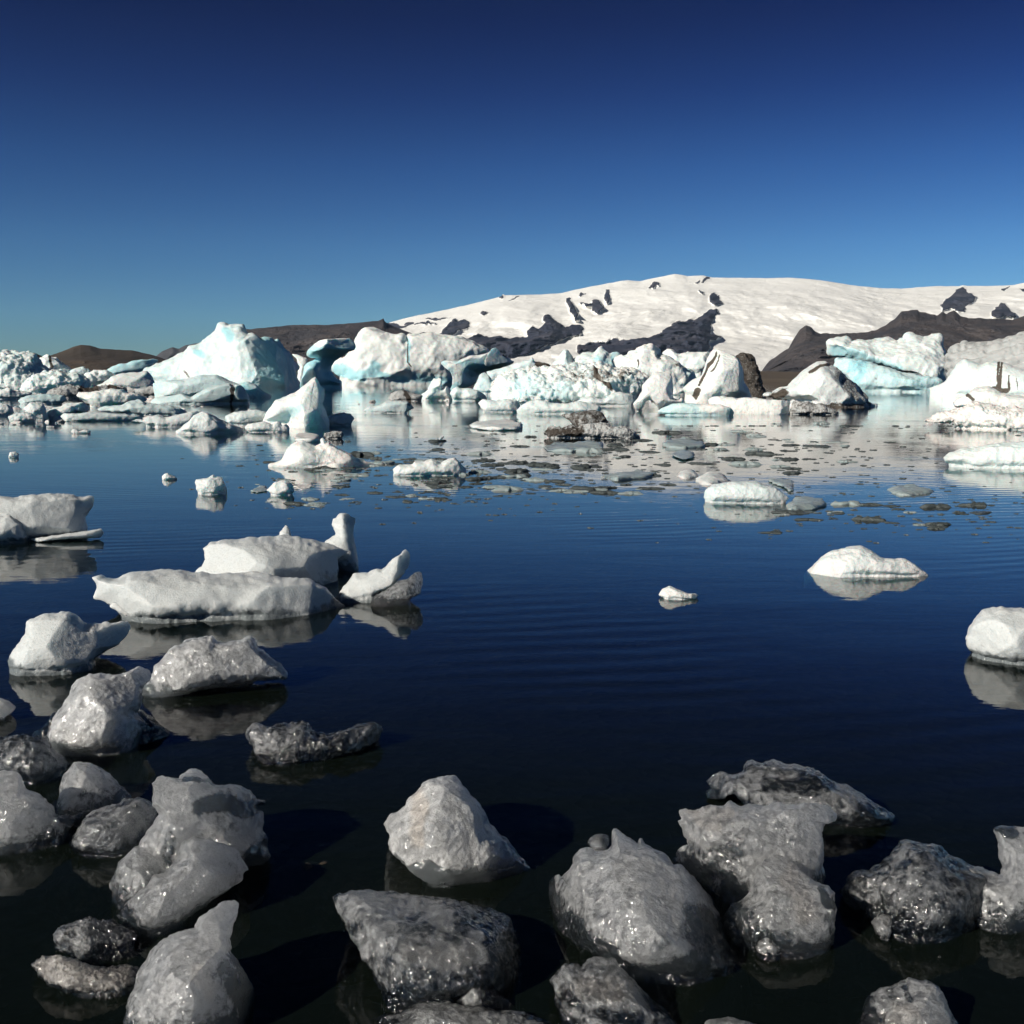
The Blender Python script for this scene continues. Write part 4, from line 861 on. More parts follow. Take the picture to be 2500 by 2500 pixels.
ICE('ice_chunk', 'bright white triangular chunk with a creamy vertical facet, just left of centre at bottom', M_NEARW, [
    L('N2', [(798, 762), (850, 695), (900, 675), (960, 622), (985, 580), (1010, 555), (1050, 525), (1090, 486), (1130, 482), (1170, 473), (1222, 480), (1262, 522), (1300, 562), (1400, 662), (1470, 790), (1510, 832), (1545, 842), (1600, 920), (1645, 962), (1700, 1005), (1722, 1015), (1708, 1060), (1690, 1138), (1650, 1130), (1600, 1152), (1430, 1132), (1300, 1130), (1150, 1120), (1080, 1090), (1000, 1030), (940, 948), (880, 905), (850, 870), (845, 830)],
      base=1120, T=0.4, R=0.6, sq=2.6, amp=0.029, style='rough', lean=0.25, ext=0.08, band=0.08, micro=0.005,
      relief=[(810, 760, 0.3), (1020, 570, 0), (1040, 600, -0.45), (1070, 900, -0.5), (1200, 490, 0.2), (1250, 800, -0.3), (1700, 1050, 0.5), (1300, 1100, 0)],
      paint=[('d', 55, 0.5, [(1020, 600), (1020, 860)]), ('c', 55, 0.45, [(1040, 1000), (1350, 1110)]), ('c', 40, 0.4, [(1620, 940), (1700, 1040)])])], cat=CH)
ICE('ice_chunk', 'wide wedge of half clear dark ice with a white left corner, bottom centre', M_CLEAR, [
    L('N2', [(506, 1186), (545, 1165), (590, 1150), (700, 1138), (780, 1148), (850, 1142), (1000, 1156), (1130, 1162), (1200, 1172), (1350, 1212), (1480, 1242), (1540, 1270), (1582, 1302), (1608, 1360), (1628, 1405), (1632, 1520), (1618, 1600), (1600, 1700), (1500, 1800), (1200, 1850), (1000, 1860), (880, 1852), (830, 1750), (740, 1612), (700, 1560), (650, 1482), (580, 1340)],
      base=1850, T=0.45, R=0.9, amp=0.025, style='rough', lean=0.3, clear=0.5, micro=0.008,
      relief=[(520, 1190, 0), (900, 1160, 0.3), (1500, 1260, 0.5), (750, 1500, -0.3), (1100, 1450, -0.5), (1000, 1330, 0.1), (1600, 1500, 0.3), (900, 1800, -0.3)],
      paint=[('c', 130, -0.6, [(600, 1200), (850, 1250), (700, 1450)]), ('c', 70, -0.5, [(950, 1200), (1180, 1300)]), ('c', 100, -0.62, [(950, 1500), (1300, 1480)]), ('c', 45, -0.35, [(760, 1600), (880, 1780)]), ('c', 30, -0.5, [(1320, 1270), (1330, 1290)]), ('c', 110, 0.4, [(1450, 1350), (1500, 1650)]), ('d', 90, 0.25, [(1000, 1500), (1250, 1500)])])], cat=CH)
ICE('ice_chunk', 'small clear bubbly chunk resting against the front of the dark wedge', M_CLEAR, [
    L('N2', [(1172, 1655), (1185, 1625), (1205, 1608), (1270, 1622), (1300, 1602), (1330, 1600), (1380, 1642), (1450, 1712), (1540, 1790), (1600, 1840), (1560, 1880), (1240, 1870), (1200, 1800)], T=0.5, amp=0.036, style='rough', clear=0.2, micro=0.01, paint=[('c', 60, 0.3, [(1420, 1760), (1520, 1840)])])], cat=CH)
ICE('ice_chunk', 'low wide grey chunk cut by the bottom edge below the dark wedge', M_NEAR, [
    L('N2', [(755, 1910), (800, 1880), (850, 1870), (950, 1832), (1020, 1802), (1100, 1800), (1180, 1805), (1300, 1828), (1400, 1832), (1500, 1852), (1570, 1848), (1650, 1875), (1811, 1932), (1920, 2000), (1800, 2080), (760, 2080)], base=2070, T=0.6, amp=0.043, style='rough', clear=0.12, lean=0.6, micro=0.006)], cat=CH)
ICE('ice_chunk', 'biggest domed chunk with two small pointed horns and a dark glassy foot, bottom centre', M_NEAR, [
    L('N3', [(188, 1085), (200, 1040), (218, 1010), (260, 1012), (300, 1010), (335, 980), (352, 950), (370, 885), (430, 832), (500, 816), (560, 812), (595, 795), (612, 755), (618, 715), (632, 682), (660, 702), (720, 745), (782, 768), (792, 750), (800, 737), (815, 758), (830, 778), (900, 830), (980, 882), (1050, 950), (1150, 1020), (1230, 1110), (1262, 1170), (1300, 1240), (1350, 1350), (1400, 1455), (1450, 1540), (1510, 1640), (1440, 1700), (1200, 1720), (1000, 1690), (800, 1620), (600, 1540), (450, 1470), (310, 1364), (265, 1325), (262, 1280), (240, 1230), (200, 1145)],
      base=1690, T=0.42, R=0.85, amp=0.029, style='rough', lean=0.3, micro=0.006,
      relief=[(200, 1050, 0.4), (450, 850, 0.3), (640, 700, 0.1), (900, 850, 0.1), (1250, 1200, 0.5), (650, 1100, -0.3), (850, 1150, -0.5), (1040, 1000, -0.2), (1040, 1200, 0.1), (950, 1400, -0.3), (1300, 1550, 0.2), (400, 1350, 0.3)],
      paint=[('c', 90, 0.62, [(330, 1290), (450, 1400), (620, 1480)]), ('c', 130, 0.55, [(1150, 1250), (1280, 1500), (1000, 1600)]), ('c', 90, 0.5, [(700, 1560), (950, 1660)]), ('c', 60, 0.25, [(900, 1400), (1050, 1350)]), ('c', 35, -0.35, [(520, 1200), (700, 1300), (820, 1180), (990, 1250)])])], cat=CH)
ICE('ice_chunk', 'small clear knob of ice on the left shoulder behind the two-horned chunk', M_CLEAR, [
    L('N3', [(478, 790), (495, 760), (530, 735), (575, 738), (606, 752), (612, 795), (590, 830), (500, 820)], base=900, T=0.5, amp=0.050, style='rough', clear=0.3, ext=0.6)], cat=CH)
ICE('ice_chunk', 'large anvil shaped grey chunk with a flat top and a rounded glittering front lobe', M_NEAR, [
    L('N3', [(1018, 625), (1048, 615), (1052, 575), (1100, 572), (1150, 558), (1260, 525), (1330, 522), (1382, 497), (1430, 522), (1520, 528), (1600, 536), (1700, 520), (1800, 525), (1932, 520), (1985, 548), (2030, 580), (2068, 615), (2040, 650), (1990, 672), (1970, 705), (1975, 850), (1985, 1000), (1968, 1040), (1900, 1200), (1700, 1400), (1400, 1400), (1300, 1250), (1200, 1080), (1080, 960), (1000, 880), (1060, 825), (1086, 800), (1078, 745), (1055, 690)],
      base=1400, T=0.38, R=0.7, amp=0.025, style='rough', lean=0.35, micro=0.005, part='anvil_body', push=0.9,
      relief=[(1040, 600, -0.1), (1400, 510, 0.3), (1250, 650, -0.3), (2050, 610, 0.1), (1300, 850, 0.5), (1700, 900, 0.2), (1200, 1000, 0.7), (1960, 950, 0.3)],
      paint=[('c', 130, 0.4, [(1100, 880), (1350, 900), (1450, 1150)]), ('d', 60, 0.3, [(1100, 620), (1400, 570)])]),
    L('N3', [(1545, 940), (1590, 900), (1640, 876), (1690, 876), (1730, 882), (1800, 962), (1860, 1000), (1900, 1030), (1950, 1042), (2000, 1052), (2035, 1110), (2040, 1160), (2030, 1262), (2022, 1400), (1980, 1470), (1948, 1518), (1936, 1482), (1850, 1530), (1700, 1540), (1560, 1480), (1400, 1400), (1300, 1290), (1380, 1190), (1500, 1110)],
      base=1530, T=0.42, R=0.9, amp=0.025, style='rough', lean=0.25, micro=0.006, part='front_lobe',
      paint=[('c', 110, 0.5, [(1450, 1250), (1600, 1420), (1850, 1480)]), ('d', 90, 0.35, [(1750, 1000), (1850, 1200)]), ('c', 35, 0.6, [(1960, 1090), (2010, 1180)])])], cat=CH)
ICE('ice_chunk', 'small upright pointed shard in front of the anvil shaped chunk', M_NEAR, [
    L('N3', [(1528, 1450), (1545, 1410), (1562, 1378), (1600, 1312), (1636, 1284), (1650, 1350), (1665, 1400), (1692, 1462), (1688, 1528), (1640, 1534), (1580, 1522), (1540, 1490)], T=0.45, amp=0.029, style='rough', clear=0.12)], cat=CH)
ICE('ice_chunk', 'long clear bluish chunk with a split fish-tail left end, behind the anvil shaped chunk', M_CLEAR, [
    L('N3', [(1188, 395), (1235, 372), (1300, 348), (1340, 362), (1382, 372), (1450, 332), (1475, 285), (1500, 272), (1550, 280), (1630, 257), (1680, 275), (1720, 298), (1800, 308), (1895, 330), (1965, 365), (2045, 420), (2110, 435), (2165, 460), (2245, 512), (2330, 560), (2368, 580), (2418, 638), (2385, 685), (2285, 718), (2145, 692), (2050, 680), (1900, 640), (1700, 640), (1500, 600), (1460, 545), (1400, 490), (1345, 490), (1330, 520), (1245, 522), (1205, 510), (1192, 475), (1222, 445)],
      base=705, T=0.5, R=0.9, amp=0.043, style='rough', lean=0.5, clear=0.2, micro=0.006,
      relief=[(1200, 400, 0), (1600, 270, 0.4), (1500, 430, -0.2), (1800, 480, -0.3), (2000, 520, -0.2), (2380, 640, 0.3)],
      paint=[('c', 60, 0.35, [(1600, 400), (1800, 400), (2000, 420)]), ('c', 70, 0.3, [(2200, 600), (2350, 620)]), ('b', 50, 0.6, [(1250, 400), (1380, 470)])])], cat=CH)
ICE('ice_chunk', 'pitted grey chunk at the bottom edge, between dark wedge and two-horned chunk', M_CLEAR, [
    L('N3', [(225, 1662), (260, 1635), (292, 1600), (310, 1565), (332, 1546), (400, 1556), (438, 1580), (470, 1545), (510, 1505), (600, 1512), (640, 1522), (682, 1572), (760, 1662), (820, 1730), (880, 1780), (940, 1820), (985, 1875), (1025, 1935), (1015, 2060), (300, 2060), (290, 1900), (272, 1790), (262, 1740)], base=2050, T=0.45, amp=0.036, style='rough', clear=0.0, lean=0.3, micro=0.012,
      paint=[('c', 60, 0.5, [(340, 1760), (500, 1850), (800, 1880)]), ('d', 90, 0.4, [(450, 1680), (650, 1700)])])], cat=CH)
ICE('ice_chunk', 'camel shaped dark glassy chunk with an upright frosted neck, right edge', M_CLEAR, [
    L('N4', [(510, 1096), (530, 1080), (562, 1058), (575, 1015), (600, 990), (650, 965), (705, 964), (770, 930), (795, 890), (822, 868), (872, 805), (880, 780), (937, 746), (1000, 765), (1050, 778), (1112, 790), (1150, 820), (1192, 860), (1250, 892), (1300, 915), (1400, 970), (1450, 1010), (1420, 1200), (1330, 1330), (1150, 1430), (900, 1460), (830, 1420), (760, 1375), (700, 1300), (660, 1245), (652, 1200), (600, 1192), (570, 1165)],
      base=1440, T=0.4, R=0.9, amp=0.036, style='rough', clear=0.42, lean=0.35, micro=0.006, part='glassy_body', push=0.8,
      relief=[(530, 1100, 0.2), (940, 760, 0.3), (1000, 900, -0.2), (850, 1050, -0.1), (1000, 1200, -0.2), (1300, 950, 0.3)],
      paint=[('c', 45, -0.35, [(870, 900), (930, 800)]), ('c', 30, -0.45, [(590, 1110), (650, 1150)]), ('b', 40, 0.5, [(560, 1090), (640, 1140)]), ('c', 30, -0.35, [(960, 1000), (1000, 1020)])]),
    L('N4', [(1190, 862), (1250, 892), (1350, 928), (1450, 970), (1500, 990), (1522, 985), (1535, 940), (1525, 850), (1518, 770), (1495, 730), (1490, 695), (1520, 680), (1600, 678), (1700, 690), (1850, 720), (1900, 900), (1850, 1200), (1700, 1290), (1620, 1345), (1570, 1362), (1400, 1335), (1310, 1315), (1260, 1150)],
      base=1360, T=0.42, R=0.9, amp=0.022, style='smooth', lean=0.25, micro=0.006, part='frosted_neck', mat=M_SMOOTH, plabel='frosted grey right part with upright neck',
      paint=[('c', 40, 0.6, [(1510, 700), (1620, 710)])])], cat=CH)
ICE('ice_chunk', 'fist sized round white lump at the foot of the camel shaped chunk', M_NEAR, [
    L('N4', [(716, 1292), (735, 1262), (782, 1238), (840, 1250), (864, 1295), (850, 1335), (838, 1380), (828, 1414), (790, 1400), (745, 1365)], T=0.5, amp=0.043, style='rough')], cat=CH)
ICE('ice_chunk', 'dome shaped grey chunk with dark pits, cut by the bottom edge at right', M_NEAR, [
    L('N4', [(590, 2000), (620, 1932), (658, 1872), (662, 1820), (675, 1775), (740, 1712), (800, 1688), (850, 1680), (930, 1652), (1050, 1655), (1100, 1668), (1140, 1695), (1180, 1772), (1220, 1872), (1255, 1932), (1290, 2060), (590, 2060)], base=2050, T=0.5, amp=0.032, style='rough', clear=0.02, micro=0.006,
      paint=[('c', 34, 0.45, [(935, 1712), (950, 1745)]), ('c', 30, 0.3, [(830, 1730), (890, 1750)]), ('c', 60, 0.45, [(690, 1780), (700, 1900)]), ('c', 40, 0.25, [(870, 1800)]), ('d', 160, 0.35, [(900, 1900)])])], cat=CH)
ICE('ice_chunk', 'sliver of ice peeping over the bottom edge, right of the pitted chunk', M_NEAR, [
    L('N3', [(1200, 1960), (1215, 1925), (1245, 1903), (1300, 1898), (1355, 1888), (1420, 1895), (1470, 1910), (1540, 1940), (1530, 2060), (1220, 2060)], base=2050, T=0.5, amp=0.036, style='rough')], cat=CH)
ICE('ice_chunk', 'rounded white chunk cut by the right frame edge, alone at mid water', M_SNOWY, [
    L('F', [(1820, 1205), (1826, 1180), (1838, 1164), (1855, 1148), (1890, 1142), (1925, 1145), (1970, 1160), (2000, 1200), (1990, 1256), (1932, 1258), (1890, 1252), (1850, 1240), (1828, 1225)], T=0.55, R=0.95, amp=0.036, style='rough')], cat=CH)
ICE('ice_chunk', 'small dark rounded chunk cut by the left frame edge below the bird head chunk', M_SMOOTH, [
    L('F', [(-40, 1325), (0, 1316), (18, 1322), (30, 1335), (22, 1346), (8, 1358), (-40, 1364)], T=0.5, amp=0.036, style='smooth')], cat=CH)

# ------------------------------------------------------------------ the setting: water, lake bed, mountains
def make_water():
    m, n, l, b = new_mat('lagoon_water')
    out = n['Material Output']
    n.remove(b)
    tc = N(n, 'ShaderNodeTexCoord'); co = tc.outputs['Object']
    # ripples: crossing long swells and fine chop
    mp = N(n, 'ShaderNodeMapping'); mp.inputs['Scale'].default_value = (0.6, 1.6, 1); mp.inputs['Rotation'].default_value = (0, 0, math.radians(8))
    l.new(co, mp.inputs['Vector'])
    a1 = noise_tex(n, l, mp.outputs[0], 0.7, 3, 0.5, 0.2)
    mp2 = N(n, 'ShaderNodeMapping'); mp2.inputs['Scale'].default_value = (1.2, 4.0, 1); mp2.inputs['Rotation'].default_value = (0, 0, math.radians(-10))
    l.new(co, mp2.inputs['Vector'])
    a2 = noise_tex(n, l, mp2.outputs[0], 2.6, 3, 0.55, 0.3)
    wv = N(n, 'ShaderNodeTexWave'); wv.wave_type = 'BANDS'; wv.bands_direction = 'Y'
    wv.inputs['Scale'].default_value = 1.1; wv.inputs['Distortion'].default_value = 5.5
    wv.inputs['Detail'].default_value = 1.5; wv.inputs['Detail Scale'].default_value = 0.5
    mp3 = N(n, 'ShaderNodeMapping'); mp3.inputs['Rotation'].default_value = (0, 0, math.radians(-14))
    l.new(co, mp3.inputs['Vector']); l.new(mp3.outputs[0], wv.inputs['Vector'])
    h = math_n(n, l, 'ADD', math_n(n, l, 'MULTIPLY', a1, 0.009), math_n(n, l, 'MULTIPLY', a2, 0.0016))
    h = math_n(n, l, 'ADD', h, math_n(n, l, 'MULTIPLY', math_n(n, l, 'MULTIPLY', wv.outputs['Fac'], ramp(n, l, noise_tex(n, l, co, 0.22, 1, 0.5), 0.46, 0.62)), 0.0019))
    bp = N(n, 'ShaderNodeBump'); bp.inputs['Strength'].default_value = WATER_BUMP; bp.inputs['Distance'].default_value = 1.0
    l.new(h, bp.inputs['Height'])
    gl = N(n, 'ShaderNodeBsdfGlossy'); gl.inputs['Roughness'].default_value = 0.015; gl.inputs['Color'].default_value = (1, 1, 1, 1)
    l.new(bp.outputs[0], gl.inputs['Normal'])
    tr = N(n, 'ShaderNodeBsdfTransparent'); tr.inputs['Color'].default_value = (0.66, 0.72, 0.72, 1)
    fr = N(n, 'ShaderNodeFresnel'); fr.inputs['IOR'].default_value = 1.333
    l.new(bp.outputs[0], fr.inputs['Normal'])
    df = N(n, 'ShaderNodeBsdfDiffuse'); df.inputs['Color'].default_value = (0.026, 0.042, 0.028, 1)     # rock flour hanging in the melt water
    mt = N(n, 'ShaderNodeMixShader'); mt.inputs[0].default_value = 0.13
    l.new(tr.outputs[0], mt.inputs[1]); l.new(df.outputs[0], mt.inputs[2])
    mx = N(n, 'ShaderNodeMixShader')
    l.new(fr.outputs[0], mx.inputs[0]); l.new(mt.outputs[0], mx.inputs[1]); l.new(gl.outputs[0], mx.inputs[2])
    l.new(mx.outputs[0], out.inputs['Surface'])
    xs = np.array([-9500, -3000, -600, -120, -30, 0, 30, 120, 600, 3000, 9500.])
    ys = np.array([-30, -5, 5, 20, 60, 200, 800, 3000, 9500.])
    V = np.array([(x, y, 0) for y in ys for x in xs])
    nx = len(xs)
    Q = np.array([(j * nx + i, j * nx + i + 1, (j + 1) * nx + i + 1, (j + 1) * nx + i) for j in range(len(ys) - 1) for i in range(nx - 1)])
    o = link('water', mesh_from('water', V, Q, False), m)
    tag(o, kind='structure')
WATER_BUMP = 0.5
make_water()

def make_bed():
    m, n, l, b = new_mat('black_sand_and_gravel')
    tc = N(n, 'ShaderNodeTexCoord'); co = tc.outputs['Object']
    n1 = noise_tex(n, l, co, 2.0, 6, 0.6); v = N(n, 'ShaderNodeTexVoronoi'); v.inputs['Scale'].default_value = 9; l.new(co, v.inputs['Vector'])
    c = mix_c(n, l, ramp(n, l, n1, 0.4, 0.7), (0.016, 0.013, 0.010), (0.07, 0.052, 0.034))
    l.new(c, b.inputs['Base Color']); b.inputs['Roughness'].default_value = 0.9
    bp = N(n, 'ShaderNodeBump'); bp.inputs['Strength'].default_value = 0.8; bp.inputs['Distance'].default_value = 0.04
    l.new(v.outputs['Distance'], bp.inputs['Height']); l.new(bp.outputs[0], b.inputs['Normal'])
    ys = np.concatenate([np.linspace(-6, 14, 90), [18, 30, 80, 9500]])
    xs = np.concatenate([[-9500, -60], np.linspace(-12, 12, 110), [60, 9500]])
    X, Y = np.meshgrid(xs, ys)
    p = np.stack([X.ravel(), Y.ravel(), np.zeros(X.size)], 1)
    Z = -0.16 - 0.085 * np.clip(Y.ravel() - 2.5, -6, 1e9) ** 1.0
    Z = np.maximum(Z, -9) + 0.05 * fbm(p * 1.3, 4, 3)
    Z = np.minimum(Z, -0.06)
    V = np.stack([X.ravel(), Y.ravel(), Z], 1)
    nx = len(xs)
    J, I = np.meshgrid(np.arange(len(ys) - 1), np.arange(nx - 1), indexing='ij')
    a = (J * nx + I).ravel()
    Q = np.stack([a, a + 1, a + nx + 1, a + nx], 1)
    tag(link('lake_bed', mesh_from('lake_bed', V, Q), m), kind='structure')
make_bed()

def blob_mesh(name, seed, sx, sy, sz, amp=0.18, res=20, cuts=0):
    """closed pebble-like body, flattened and eroded"""
    u = np.linspace(-1.35, 1.35, res)
    X, Y, Z = np.meshgrid(u, u, u, indexing='ij')
    p = np.stack([X.ravel(), Y.ravel(), Z.ravel()], 1)
    r = np.linalg.norm(p, axis=1) - 1 + amp * 1.6 * fbm(p * 1.5 + seed, 2, seed) + amp * fbm(p * 4 + seed, 2, seed)
    F = np.clip(r.reshape(X.shape) * 6, -3, 3).astype(np.float32)
    g = openvdb.FloatGrid(); g.background = 3.0; g.copyFromArray(F)
    V, Q = g.convertToQuads(0.0)
    V = (np.asarray(V, float) / (res - 1) * 2.7 - 1.35)
    Q = np.asarray(Q, np.int64)
    a0, a1, a2, a3 = V[Q[:, 0]], V[Q[:, 1]], V[Q[:, 2]], V[Q[:, 3]]
    vol = (np.einsum('ij,ij->i', a0, np.cross(a1, a2)) + np.einsum('ij,ij->i', a0, np.cross(a2, a3))).sum()
    if vol < 0: Q = Q[:, ::-1]
    rr = np.random.default_rng(seed)
    for k in range(cuts):
        nn = rr.normal(size=3); nn /= np.linalg.norm(nn)
        ov = np.maximum(0, V @ nn - rr.uniform(0.45, 0.8))
        V = V - nn * (ov * 0.92)[:, None]
    V = V * np.array([sx, sy, sz])
    t = np.zeros((len(V), 4)); t[:, 3] = 1
    return mesh_from(name, V, Q, True, t)

def mat_rock(name, c1, c2, scale, bump=0.6, dist=1.0):
    m, n, l, b = new_mat(name)
    tc = N(n, 'ShaderNodeTexCoord'); co = tc.outputs['Object']
    n1 = noise_tex(n, l, co, scale, 8, 0.62, 0.3)
    n2 = noise_tex(n, l, co, scale * 6, 5, 0.65)
    c = mix_c(n, l, ramp(n, l, n1, 0.38, 0.65), c1, c2)
    c = mix_c(n, l, math_n(n, l, 'MULTIPLY', ramp(n, l, n2, 0.45, 0.7), 0.4), c, tuple(x * 0.5 for x in c1))
    l.new(c, b.inputs['Base Color']); b.inputs['Roughness'].default_value = 0.85
    bp = N(n, 'ShaderNodeBump'); bp.inputs['Strength'].default_value = bump; bp.inputs['Distance'].default_value = dist
    l.new(math_n(n, l, 'ADD', n1, math_n(n, l, 'MULTIPLY', n2, 0.4)), bp.inputs['Height']); l.new(bp.outputs[0], b.inputs['Normal'])
    return m
M_STONE = mat_rock('wet_brown_stone', (0.030, 0.022, 0.014), (0.075, 0.052, 0.030), 9, 0.6, 0.02)
for lab, view, px, py, z, s in [
    ('small brown stone under water left of the folded chunk', 'N1', 480, 1190, -0.07, (0.13, 0.11, 0.09)),
    ('large dark stone under water left of the white triangular chunk', 'N2', 350, 1190, -0.08, (0.19, 0.15, 0.12)),
    ('flat pale brown stone slab under water behind the dark wedge', 'N2', 1300, 1150, -0.12, (0.52, 0.16, 0.05)),
    ('low brown stone under water below the camel shaped chunk', 'N4', 780, 1600, -0.08, (0.12, 0.09, 0.06)),
    ('long flat stone under water in front of the dark wedge, left', 'N2', 430, 1630, -0.1, (0.2, 0.05, 0.04)),
    ('dark stone under water below the anvil shaped chunk', 'N4', 250, 1620, -0.1, (0.3, 0.1, 0.07)),
    ('dark stone under water right of the folded chunk', 'N1', 1450, 1180, -0.1, (0.2, 0.16, 0.1))]:
    P = full(view, [(px, py)])[0]
    g = ground(P[0], P[1], z - s[2] * 0.3)
    o = link('stone', blob_mesh('stone', int(px), *s, amp=0.12, res=22), M_STONE, loc=g)
    o.rotation_euler.z = (px % 7) * 0.2 - 0.5 if s[0] < 0.3 else 0.05
    tag(o, lab, 'stone', 'stones in the shallow water')

# ---- mountains: height from the traced skyline, slope carried back and down on the far side
def interp(pts, x):
    P = sorted(map(tuple, pts)); P = np.array(P)
    return np.interp(x, P[:, 0], P[:, 1])
ROCKY = 1.3
def relief_sheet(name, mat, ridge, x0, x1, step, d0, d1, rows, amp, nsc, seed, ridged=0.6, rocks=(), bulge=0.0, jag=1.5, curve=1.0, back=1.0, smooth_lo=0.55, hump=0.0):
    xs = np.arange(x0, x1 + step, step, float)
    ry = interp(ridge, xs)
    q = np.stack([xs / 14, np.zeros_like(xs), np.zeros_like(xs)], 1)
    kr = np.exp(-0.5 * (np.arange(-60, 61) * step / 60.0) ** 2); kr /= kr.sum()
    ry0 = np.convolve(np.pad(ry, 60, mode='edge'), kr, 'valid')
    ry = ry + jag * fbm(q + seed, 4, seed, 0.6)
    ts = np.linspace(0, 1, rows)
    az = np.arctan((xs - 1250) / FPX / (cP))           # approximate azimuth of each column
    cols = []
    elev = []; elev0 = []
    for x, y, y0 in zip(xs, ry, ry0):
        d = ray(x, y0); elev0.append(d[2] / math.hypot(d[0], d[1]))
        d = ray(x, y); hz = math.hypot(d[0], d[1]); cols.append((d[0] / hz, d[1] / hz)); elev.append(d[2] / hz)
    cols = np.array(cols); elev = np.array(elev); elev0 = np.array(elev0)
    T_, E_ = np.meshgrid(ts, elev, indexing='ij')
    E_ = elev0[None] + (E_ - elev0[None]) * sstep(smooth_lo, 1.0, T_)
    D = d0 + (d1 - d0) * T_ ** curve
    tan = E_ * T_ - (1 - T_) * (CAM[2] + 2) / d0
    PX = np.broadcast_to(xs, T_.shape)
    PY = HORIZON_Y - (HORIZON_Y - ry)[None, :] * T_        # photo row of each vertex
    X = cols[None, :, 0] * D; Y = cols[None, :, 1] * D
    Z = CAM[2] + tan * D
    mask = np.zeros_like(Z)
    pn = np.stack([PX.ravel() / 40, PY.ravel() / 40, np.zeros(PX.size)], 1)
    jx = (11 * fbm(pn * 2, 4, seed + 1, 0.6)).reshape(Z.shape); jy = (8 * fbm(pn * 2 + 50, 4, seed + 2, 0.6)).reshape(Z.shape)
    rk_push = np.zeros_like(Z)
    for R_, soft, push in rocks:
        sdv = poly_sd(R_, PX + jx, PY + jy)
        mask = np.maximum(mask, sstep(-soft, soft, sdv))
        rk_push = np.maximum(rk_push, push * np.clip(sdv / 30, 0, 1))
    pw = np.stack([X.ravel(), Y.ravel(), Z.ravel()], 1) / nsc
    sm = (fbm(pw * np.array([1, .5, 1.4]), 5, seed + 7, 0.5)).reshape(Z.shape)
    rg = (fbm(pw * np.array([1.6, .8, 1.2]) + 5, 6, seed + 8, 0.55, True)).reshape(Z.shape)
    edge = np.sin(np.pi * np.clip(T_, 0, 1)) ** 0.5
    disp = sm * (1 - mask) + (sm * .5 + rg * ROCKY) * np.maximum(mask, ridged)
    fall = 1 - T_ ** 8
    k = 1 - (amp * disp * edge + rk_push + hump * np.sin(np.pi * T_)) * fall / D
    X, Y = X * k, Y * k
    Z = CAM[2] + (Z - CAM[2]) * 1.0
    Z = Z + fall * edge * amp * 0.05 * sm
    V = np.stack([X.ravel(), Y.ravel(), Z.ravel()], 1)
    nx = len(xs)
    # the far side
    bk = []
    for t in (0.25, 0.6, 1.0):
        kk = 1 + back * (d1 - d0) / d1 * t
        bk.append(np.stack([X[-1] * kk, Y[-1] * kk, np.where(t < 1, Z[-1] * (1 - t * t), -20)], 1))
    V = np.concatenate([V] + bk)
    nr = rows + 3
    J, I = np.meshgrid(np.arange(nr - 1), np.arange(nx - 1), indexing='ij')
    a = (J * nx + I).ravel()
    Q = np.stack([a, a + 1, a + nx + 1, a + nx], 1)
    at = np.zeros((len(V), 4)); at[:len(mask.ravel()), 0] = mask.ravel(); at[:, 3] = 1
    o = link(name, mesh_from(name, V, Q, True, at), mat)
    tag(o, kind='structure')
    return o

def mat_snow():
    m, n, l, b = new_mat('snow_and_crevassed_ice')
    tc = N(n, 'ShaderNodeTexCoord'); co = tc.outputs['Object']
    at = N(n, 'ShaderNodeAttribute', attribute_name='tint'); sep = N(n, 'ShaderNodeSeparateColor'); l.new(at.outputs['Color'], sep.inputs[0])
    n1 = noise_tex(n, l, co, 0.004, 8, 0.65, 0.4); n2 = noise_tex(n, l, co, 0.03, 6, 0.7, 0.6)
    nk = noise_tex(n, l, co, 0.012, 6, 0.7, 0.3)
    mk = math_n(n, l, 'ADD', sep.outputs[0], math_n(n, l, 'MULTIPLY', math_n(n, l, 'SUBTRACT', n2, 0.5), 1.3))
    mk = math_n(n, l, 'ADD', mk, math_n(n, l, 'MULTIPLY', math_n(n, l, 'SUBTRACT', nk, 0.53), 1.4))
    mk = ramp(n, l, mk, 0.42, 0.58)
    snow = mix_c(n, l, math_n(n, l, 'MULTIPLY', ramp(n, l, n2, 0.52, 0.72), 0.3), (0.90, 0.89, 0.85), (0.72, 0.73, 0.74))
    rock = mix_c(n, l, ramp(n, l, n1, 0.4, 0.62), (0.030, 0.034, 0.052), (0.065, 0.063, 0.078))
    l.new(mix_c(n, l, mk, snow, rock), b.inputs['Base Color'])
    b.inputs['Roughness'].default_value = 0.9; b.inputs['Specular IOR Level'].default_value = 0.1
    n0 = noise_tex(n, l, co, 0.0011, 5, 0.6, 0.5)
    n4 = noise_tex(n, l, co, 0.014, 5, 0.75, 0.2)
    cm = ramp(n, l, n0, 0.46, 0.60)                      # where the ice falls are crevassed
    hh = math_n(n, l, 'ADD', math_n(n, l, 'MULTIPLY', n1, 1.0), math_n(n, l, 'MULTIPLY', math_n(n, l, 'MULTIPLY', math_n(n, l, 'ADD', n4, n2), 0.35), cm))
    bp = N(n, 'ShaderNodeBump'); bp.inputs['Strength'].default_value = 0.42; bp.inputs['Distance'].default_value = 45.0
    l.new(hh, bp.inputs['Height']); l.new(bp.outputs[0], b.inputs['Normal'])
    return m
